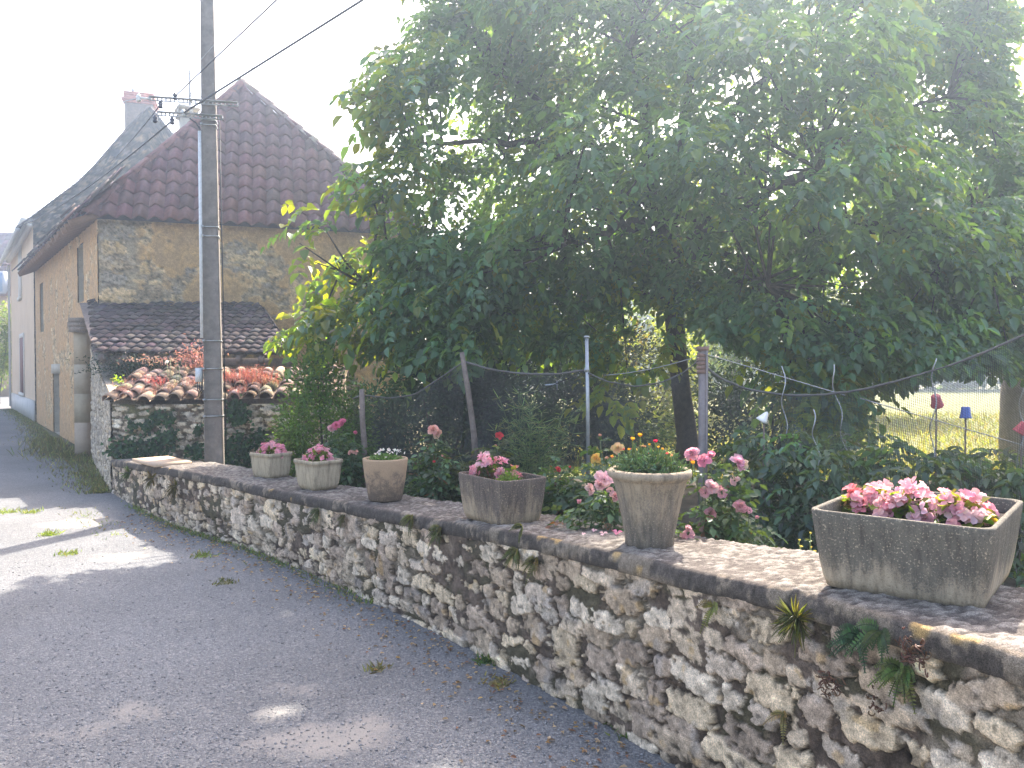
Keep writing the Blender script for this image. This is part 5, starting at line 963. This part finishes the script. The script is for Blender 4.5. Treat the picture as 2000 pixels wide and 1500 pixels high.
net('longest net rising from the square post to the right edge', [(1374, 712, 6.47), (1400, 735, 6.4), (1450, 758, 6.3), (1530, 772, 6.1), (1600, 772, 5.9), (1680, 762, 5.7), (1760, 742, 5.5), (1860, 712, 5.25), (1930, 685, 5.1), (2010, 650, 4.95), (2200, 560, 4.6)], .45, .014, 120)
# garden wires
def wire(a, b, label, r=.0035, sag=.05, m=None):
    a, b = P(*a), P(*b); t = np.linspace(0, 1, 16)[:, None]; p = a+(b-a)*t; p[:, 2] -= sag*4*(t*(1-t))[:, 0]; mb = MB(); mb.tube(p, r, 5); tag(mb.build('garden_wire', m or M_STEEL), label, 'wire', 'garden wires')
wire((1374, 690, 6.42), (1650, 772, 5.85), 'wire slanting down from the square post to the twisted stakes', sag=.0)
wire((1680, 778, 5.7), (2040, 882, 5.0), 'white line slanting down across the tomato plants to the right', .004, .0)
wire((1374, 692, 6.45), (1180, 733, 6.95), 'wire from the square post back to the metal post', sag=.03)
wire((1146, 722, 7.0), (925, 800, 7.35), 'thin dark cord from the metal post down to the leaning stake', .004, .04, M_WIRE)
mb = MB(); a = P(1065, 752, 7.1); mb.tube([a, P(1088, 750, 7.1)], .008, 6); mb.tube([P(1088, 744, 7.1), P(1088, 762, 7.1)], .005, 6); tag(mb.build('cord_clip', m_plain('blue_grey_clip', (.25, .30, .36), .5)), 'small bluish clip hanging on the thin dark cord', 'clip')
def twisted(label, px0, px1, y0, y1, D, k):
    a, b = P(px0, y0, D), P(px1, y1, D); bot = b+(b-a)*.9; bot[2] = 0; n = 70; t = np.linspace(0, 1, n)[:, None]; p = a+(bot-a)*t; ph = np.arange(n)*.42+k; p[:, 0] += .018*np.sin(ph); p[:, 1] += .018*np.cos(ph); mb = MB(); mb.tube(p, .0045, 5); tag(mb.build('twisted_stake', M_STEEL, None, True), label, 'plant stake', 'twisted plant stakes')
twisted('twisted stake nearest the square post, beside the white cup', 1528, 1538, 715, 835, 6.1, 0); twisted('twisted stake rising out of the leafy tomato plant', 1586, 1608, 800, 868, 5.7, 1); twisted('tall twisted stake crossing the net hem at its lowest dip', 1624, 1662, 712, 845, 5.9, 2); twisted('twisted stake standing above the red cup', 1826, 1820, 700, 770, 5.5, 3); twisted('twisted stake at the right edge under the rising net', 1998, 1994, 730, 800, 5.1, 1.5)
def cup(label, px, py, D, s, col, tilt=(0, 0), shape='cup'):
    c = P(px, py, D); t = thing('plastic_cup', label, 'cup', [c[0], c[1], 0], 'plastic cups on garden sticks'); mb = MB()
    if shape == 'cup': mb.lathe([(0, s*.55), (s*.30, s*.55), (s*.36, s*.5), (s*.46, -.35*s), (s*.52, -.42*s), (s*.52, -.5*s), (s*.44, -.5*s)], (0, 0, 0), 16)
    else: mb.lathe([(0, s*.6), (s*.16, s*.5), (s*.5, -.2*s), (s*.62, -.4*s), (s*.5, -.45*s)], (0, 0, 0), 4)
    R = np.array(Matrix.Rotation(tilt[0], 3, 'X') @ Matrix.Rotation(tilt[1], 3, 'Y')); mb.v = [v@R.T+c for v in mb.v]; part(mb, 'cup_shell', m_plain('cup_plastic', col, .4, var=.05), t, True)
    mb = MB(); mb.tube([[c[0], c[1], 0], c+[0, 0, .02]], .006, 6); part(mb, 'stick', M_WOOD, t)
cup('upper red plastic cup seen through the rising net', 1829, 783, 5.6, .085, (.50, .10, .12), (.5, -.4)); cup('blue plastic cup seen through the rising net', 1886, 806, 5.6, .080, (.08, .14, .42)); cup('lower red plastic cup at the right edge', 1995, 836, 5.1, .075, (.50, .08, .10), (.3, .5)); cup('white cup on the tallest tomato plant', 1492, 815, 6.0, .085, (.72, .72, .70), (.2, .5), 'cone')

# ------------------------------------------------------------------ plants on the walls
def fern(label, px, py, kind, n, L, col, name='fern', off=.03):
    i = int(np.argmin(np.abs(proj(np.column_stack([WXY, WZ*.6]))[0]-px))); nn = np.array([-WN[i][0], -WN[i][1], 0]); p = PL(px, py, np.array([WXY[i][0], WXY[i][1], 0])+nn*off, nn); t = thing(name, label, 'plant', p, 'small plants rooted in the wall'); mb = MB(); tang = np.array([wn[i][0], wn[i][1], 0])
    for k in range(n):
        a = RNG.uniform(-1.2, 1.2); d = nrm(nn*RNG.uniform(.4, .9)+tang*math.sin(a)+np.array([0, 0, RNG.uniform(-.5, .9)])); l = L*RNG.uniform(.6, 1.15); u = np.linspace(0, 1, 14)[:, None]; c = p+d*l*u-np.array([0, 0, 1.])*l*.65*u*u; tg = nrm(np.gradient(c, axis=0)); sd = nrm(np.cross(tg, nn+[0, 0, .3])); cl = vary(col, 1, .2, .08)[0]
        if kind == 'curl':
            ph = np.linspace(0, RNG.uniform(2, 4.5), 12); rr_ = L*RNG.uniform(.10, .2); rz_ = RNG.uniform(-1, 1); e1_ = nrm(tang*RNG.normal()+np.array([0, 0, RNG.normal()])); e2_ = nrm(nn*.6+np.array([0, 0, -1.])*RNG.normal(0, 1)+tang*RNG.normal(0, .6)); c = p+nn*.02+tang*RNG.normal(0, L*.35)+np.array([0, 0, RNG.normal(0, L*.3)])+rr_*(np.sin(ph)[:, None]*e1_+(1-np.cos(ph))[:, None]*e2_); mb.tube(c, .0022, 4, cl); continue
        mb.tube(c, .0018, 4, cl*.6)
        if kind == 'strap': leaves(mb, p[None]+d*.01, d[None], l, .0042, cl, up=nn[None]+[[0, 0, .5]], droop=.5, fold=.1); continue
        w = l*.24*np.sin(np.linspace(.5, 3.0, 14))
        for sg in (-1, 1): leaves(mb, c[1:], nrm(sd*sg+tg*.35)[1:], np.maximum(w[1:], .006), np.maximum(w[1:]*.42, .004), vary(cl, 13, .12, .05), up=np.repeat(nn[None], 13, 0), fold=.05, droop=.1)
    part(mb, 'fronds', M_GREEN, t); return t
fern('yellow green strap leaved tuft under the coping left of the ferns', 1560, 1212, 'strap', 60, .080, (.15, .16, .05), 'strap_fern'); fern('largest blue green fern under the coping below the grey trough', 1680, 1245, 'frond', 17, .095, (.05, .095, .055)); fern('bright green fern hanging low at the right of the rusty tufts', 1762, 1312, 'frond', 24, .085, (.11, .15, .05)); fern('small green fern pressed under the coping near the trough corner', 1722, 1232, 'frond', 9, .09, (.06, .11, .05))
fern('lower left rusty curled tuft below the largest fern', 1630, 1333, 'curl', 34, .065, (.13, .07, .052), 'rusty_tuft'); fern('upper right rusty curled tuft beside the bright fern', 1795, 1265, 'curl', 44, .075, (.13, .07, .05), 'rusty_tuft'); fern('smallest rusty curled tuft near the bottom of the bright fern', 1722, 1368, 'curl', 18, .05, (.13, .07, .052), 'rusty_tuft')
for px, py, lab, n, L, col in [(1010, 1078, 'mossy green fern under the coping below the dark stained trough', 22, .085, (.12, .13, .045)), (1046, 1095, 'olive fern right of the mossy fern on the wall', 18, .08, (.14, .13, .045)), (1020, 1030, 'fern tucked against the coping under the dark stained trough', 9, .07, (.10, .12, .04)), (805, 1010, 'olive fern on the wall below the round terracotta pot', 26, .085, (.11, .12, .045)), (860, 1035, 'trailing fern on the wall left of the dark stained trough', 24, .085, (.10, .115, .045)), (622, 998, 'green fern on the wall below the second planter', 20, .09, (.09, .115, .045)), (672, 1010, 'dry fern on the wall below and right of the second planter', 18, .08, (.12, .115, .05)), (300, 935, 'dry brown tuft on the far end of the wall under the slab', 40, .12, (.16, .13, .06)), (345, 950, 'dry brown tuft on the wall just left of the pole', 34, .12, (.15, .13, .06)), (255, 925, 'green weeds where the wall meets the tiled shed', 40, .12, (.10, .14, .05)), (1395, 1185, 'thin yellow sprig on the wall below the flared urn', 8, .08, (.18, .18, .06)), (1530, 1395, 'tiny pale sprig low on the wall below the strap leaved tuft', 6, .06, (.25, .22, .10))]:
    fern(lab, px, py, 'frond' if n < 30 else 'strap', n, L, col)
# ivy on the shed front
def ivy(label, pl):
    c = np.mean([[PL(px, py, F0, fnv)] for px, py, r, n in pl], axis=0)[0]; t = thing('ivy', label, 'ivy', c, 'ivy on the tiled shed'); mb = MB()
    for px, py, r, n in pl:
        n = int(n*.38); r *= .85; q = PL(px, py, F0, fnv); a = RNG.normal(0, .5, (n, 2))*r; p = q+fdv*a[:, :1]+np.array([0, 0, 1.])*a[:, 1:]-fnv*RNG.uniform(.03, .10, (n, 1)); leaves(mb, p, nrm(fdv*RNG.normal(0, .6, (n, 1))-np.array([0, 0, 1.])*RNG.uniform(.2, 1, (n, 1))-fnv*.4), .055*RNG.uniform(.6, 1.2, n), .05, vary((.035, .075, .03), n, .3, .1), up=-fnv+RNG.normal(0, .3, (n, 3)), shape=(.2, .5, .5, .42))
    part(mb, 'foliage', M_GREEN, t)
ivy('ivy patch low on the shed wall left of the utility pole', [(240, 875, .20, 300), (275, 885, .25, 380), (310, 870, .25, 380), (335, 850, .16, 200), (290, 830, .10, 120), (310, 810, .12, 140), (330, 815, .12, 140), (260, 828, .09, 90), (385, 880, .16, 260), (390, 840, .08, 80)])
ivy('ivy patch on the shed wall right of the utility pole', [(462, 800, .18, 380), (475, 812, .14, 220), (450, 870, .2, 380), (480, 880, .25, 420), (455, 905, .2, 300), (510, 850, .15, 180)])
mb = MB()
# red plants on the tiles
def redtuft(label, px, py, D, r, h, n, col=(.37, .205, .175)):
    c = P(px, py, D); t = thing('red_stonecrop', label, 'plant', c, 'red plants on the shed roof'); mb = MB(); p = c+RNG.normal(0, 1, (n, 3))*np.array([r*.5, .12, .015]); n = int(n*.6); p = p[:n]; hh = h*.72*RNG.uniform(.3, 1, n); dd = nrm(np.array([0, 0, 1.])+RNG.normal(0, .28, (n, 3))); leaves(mb, p, dd, hh, .008, vary(col, n, .25, .1), up=rdir(n), fold=.1, droop=.1)
    m = n*4; k = RNG.integers(0, n, m); q = p[k]+dd[k]*(hh[k]*RNG.uniform(.4, 1.05, m))[:, None]; leaves(mb, q, rdir(m, -.2, 1), .022, .010, vary(col, m, .25, .12)); part(mb, 'foliage', M_RED, t)
for a in [('red tuft among the tiles at the left end of the shed roof', 243, 764, 10.35, .10, .12, 60), ('rusty tuft behind the second tile row of the shed roof', 262, 750, 10.8, .16, .16, 90, (.36, .20, .14)), ('brightest red tuft near the middle of the shed roof', 315, 752, 10.7, .12, .22, 120, (.50, .15, .13)), ('dull pink tuft between tile rows left of the pole', 296, 770, 10.4, .1, .18, 80, (.38, .20, .15)), ('straw coloured tuft on the tiles just left of the pole', 345, 762, 10.5, .12, .16, 80, (.40, .28, .18)), ('thin red tuft behind the junction box', 378, 755, 10.6, .08, .22, 60), ('tallest red clump on the shed roof right of the pole', 490, 750, 10.8, .30, .40, 360, (.46, .19, .14)), ('small red clump tight against the right of the pole', 449, 745, 10.8, .12, .28, 90, (.46, .18, .13)), ('pink clump on the lower tiles right of the pole', 470, 768, 10.5, .16, .16, 120, (.42, .19, .15)), ('orange clump at the right end of the shed roof', 528, 752, 10.8, .14, .22, 100, (.46, .27, .15))]: redtuft(*a)
def hang(label, px, py, D, r, h, n, col): 
    c = P(px, py, D); t = thing('dry_creeper', label, 'plant', c); mb = MB(); q = c+RNG.normal(0, 1, (n, 3))*np.array([r, .1, h*.35]); leaves(mb, q, nrm(rdir(n, -1, .2)), .05, .02, vary(col, n, .25, .1)); part(mb, 'foliage', M_RED, t)
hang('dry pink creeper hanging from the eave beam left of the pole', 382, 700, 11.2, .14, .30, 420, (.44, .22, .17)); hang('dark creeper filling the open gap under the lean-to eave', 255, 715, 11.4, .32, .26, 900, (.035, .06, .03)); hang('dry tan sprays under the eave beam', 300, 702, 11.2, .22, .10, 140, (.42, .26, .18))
c = P(345, 760, 10.6); t = thing('tall_weed', 'thin weed stems with one white flower head on the shed roof', 'weed', c); mb = MB()
for (px, py) in ((326, 707), (332, 702), (343, 703), (349, 712)): mb.tube([c+[RNG.normal(0, .03), 0, -.05], P(px+2, py+30, 10.6), P(px, py, 10.6)], .004, 5, (.2, .22, .1))
part(mb, 'stems', m_plain('dry_stem', (.22, .23, .12), .8), t); mb = MB(); flower_mesh(mb, P(326, 707, 10.58), [(8, 1, .3)], .03, .018, (.75, .74, .68), (0, -1, .3)); part(mb, 'flower', M_PETAL, t)
for lab, px, py, D in (('bright green leafy sprig at the left end of the shed roof', 232, 745, 10.3),):
    c = P(px, py, D); t = thing('leafy_sprig', lab, 'plant', c); mb = MB(); n = 26; leaves(mb, c+RNG.normal(0, .04, (n, 3)), rdir(n, -.2, 1), .06, .03, vary((.16, .24, .04), n, .2)); part(mb, 'foliage', M_GREEN, t)
# ------------------------------------------------------------------ verges, litter, stones
def grass(label, pts, h, wd, col, lean=.5): 
    mb = MB(); blades(mb, pts, h*RNG.uniform(.4, 1.3, len(pts)), wd, vary(col, len(pts), .3, .12), lean); return stuff(tag(mb.build('verge_grass', M_GREEN), label, 'grass'))
n = 1900; s = WS[-1]*RNG.uniform(0, .55, n); cl = fbm(np.stack([s*1.1, s*0, s*0+4], 1), 3, 3); keep = RNG.random(n) < np.clip(.35+cl*2.2, 0.03, 1); s = s[keep]; off = np.where(RNG.random(len(s)) < .8, RNG.normal(.05, .04, len(s)), RNG.normal(.62, .12, len(s)))
off = np.where((s > 3.0) & (off > .3), RNG.normal(.06, .05, len(s)), off)
X = np.interp(s, WS, WXY[:, 0])-np.interp(s, WS, WN[:, 0])*np.abs(off); Y = np.interp(s, WS, WXY[:, 1])-np.interp(s, WS, WN[:, 1])*np.abs(off); grass('short grass growing along the foot of the garden wall', np.stack([X, Y, X*0], 1), .042, .008, (.13, .17, .06), .9)
ed = np.array([S0-sn*.0, S1, pier.location, CF+fn*.05, H0+fd*9])[:, :2].astype(float); S_ = np.concatenate([[0], np.cumsum(np.linalg.norm(np.diff(ed, axis=0), axis=1))])
n = 7000; s = RNG.uniform(0, 1, n)**1.3*S_[-1]; off = np.abs(RNG.normal(0, .38, n))*np.interp(s, [0, 3, 8, 14, 30], [.5, .8, .8, .6, .5]); X = np.interp(s, S_, ed[:, 0])+sn[0]*off; Y = np.interp(s, S_, ed[:, 1])+sn[1]*off; hh = .06+.15*np.exp(-((s-6.5)/2.2)**2)
mb = MB(); blades(mb, np.stack([X, Y, X*0], 1), hh*RNG.uniform(.4, 1.3, n), .014, vary((.13, .14, .075), n, .35, .12), .6); stuff(tag(mb.build('verge_weeds', M_GREEN), 'rough weeds along the foot of the barn', 'grass'))
def tuftat(lab, px, py, r, n, h, col=(.15, .20, .05)):
    g = G(px, py); p = g+np.concatenate([RNG.normal(0, r, (n, 2)), np.zeros((n, 1))], 1); mb = MB(); mb.lathe([(r*1.5, -.004), (r*.9, .004), (.002, .007)], g, 10, np.array(col)*.9); blades(mb, p, h*RNG.uniform(.4, 1.2, n), .010, vary(col, n, .25, .1), 1.1); tag(mb.build('grass_tuft', M_GREEN), lab, 'grass tuft', 'grass tufts in the road')
for a in [('sunlit yellow grass tuft in the road just above the pole shadow', 98, 1045, .045, 70, .07), ('small grass tuft in the road just below the pole shadow', 132, 1082, .05, 60, .05), ('grass tuft on the far edge of the sunlit road', 60, 1001, .06, 70, .06), ('second grass tuft at the far edge of the sunlit road, at the left edge', 15, 1000, .09, 70, .05), ('low tuft in the road beside the wall below the first planter', 395, 1086, .05, 60, .05), ('low dry tuft in the road below the dark trough', 735, 1307, .03, 40, .045, (.14, .13, .06)), ('flat dry tuft at the wall foot right of centre', 975, 1335, .05, 60, .04, (.2, .17, .08)), ('green tuft at the wall foot below the flared urn', 1235, 1432, .05, 80, .06, (.08, .11, .045)), ('green tuft against the wall foot below the dark trough', 950, 1293, .03, 70, .06, (.07, .13, .04)), ('flat tuft in the road halfway to the slab', 440, 1138, .05, 50, .04, (.11, .12, .06))]: tuftat(*a)
n = 1100; s = WS[-1]*RNG.uniform(.15, .95, n); off = np.abs(RNG.normal(0, .24, n))+.04; X = np.interp(s, WS, WXY[:, 0])-np.interp(s, WS, WN[:, 0])*off; Y = np.interp(s, WS, WXY[:, 1])-np.interp(s, WS, WN[:, 1])*off; mb = MB()
cl = np.array([(.26, .17, .11), (.38, .27, .17), (.20, .10, .07), (.45, .33, .22), (.12, .09, .07)])[RNG.integers(0, 5, n)]; leaves(mb, np.stack([X, Y, np.full(n, .010)], 1), rdir(n, -.1, .25), .032*RNG.uniform(.4, 1.2, n), .016, cl*RNG.uniform(.7, 1.2, (n, 1)), up=nrm(np.array([0, 0, 1.])+RNG.normal(0, .35, (n, 3)))); stuff(tag(mb.build('leaf_litter', M_GREEN), 'dry fallen leaves scattered along the wall foot', 'leaf litter'))
n = 7000; px = RNG.uniform(-100, 1300, n); py = 1010+RNG.uniform(0, 1, n)**.7*560; g = np.array([G(a, b) for a, b in zip(px, py)]); ok = np.min((g[:, None, :2]-WXY[None])@np.ones((2, 1))*0+1, axis=1)[:, 0] > 0
i = np.argmin(((g[:, None, :2]-WXY[None])**2).sum(-1), 1); ok = ((g[:, :2]-WXY[i])*WN[i]).sum(1) < -.03; g = g[ok]; n = len(g); r = .0035+.006*RNG.random(n)**3; oct_ = np.array([[1, 0, 0], [-1, 0, 0], [0, 1, 0], [0, -1, 0], [0, 0, .7], [0, 0, -.7]]); V = (oct_[None]*r[:, None, None]*RNG.uniform(.6, 1.3, (n, 6, 1))+g[:, None]+np.array([0, 0, .002])).reshape(-1, 3); fo = np.array([[0, 2, 4], [2, 1, 4], [1, 3, 4], [3, 0, 4], [2, 0, 5], [1, 2, 5], [3, 1, 5], [0, 3, 5]]); F = (np.arange(n)[:, None, None]*6+fo[None]).reshape(-1, 3)
mb = MB(); mb.add(V, F, np.repeat(np.array([.22, .215, .215])*RNG.uniform(.75, 1.5, (n, 1)), 6, 0)); stuff(tag(mb.build('loose_gravel', m_attr('gravel', .9, 60, .2)), 'loose grey gravel lying on the lane', 'gravel'))
# petals dropped on the coping
for k, (px, py, s_, c_) in enumerate([(1178, 1042, .022, PPK), (1205, 1040, .03, (.62, .22, .34)), (1160, 1036, .016, PPK), (1140, 1043, .014, PPK)]):
    z = wz_at(px)+.012; p = G(px, py, z); mb = MB(); flower_mesh(mb, p, [(3, 1, .1)], s_, s_, c_, (0, -.2, 1)); tag(mb.build('fallen_petal', M_PETAL), ['pink petal lying midway between the trough and the flared urn', 'magenta petals lying closest to the flared urn', 'small pale petal on the coping behind the others', 'tiny pale petal nearest the dark stained trough'][k], 'petal', 'petals fallen on the coping')
# small ivy geranium sprig etc. behind: broad leaves filling gaps under the walnut
mb = MB()
# ------------------------------------------------------------------ haze volume, added partly to imitate a veil of lens glare
mb = MB(); mb.box((10, 36, 6.2), (150, 92, 14.6))
hm = bpy.data.materials.new('glare_haze'); hm.use_nodes = True; nt = hm.node_tree; nt.nodes.clear(); o = nt.nodes.new('ShaderNodeOutputMaterial'); v = nt.nodes.new('ShaderNodeVolumePrincipled'); v.inputs['Color'].default_value = (.66, .82, 1, 1); v.inputs['Density'].default_value = .0066; v.inputs['Anisotropy'].default_value = .75; nt.links.new(v.outputs[0], o.inputs['Volume'])
hz = stuff(mb.build('haze', hm)); hz['label'] = 'pale bluish haze volume, partly standing in for lens glare, over the garden and lane'; hz['category'] = 'haze'
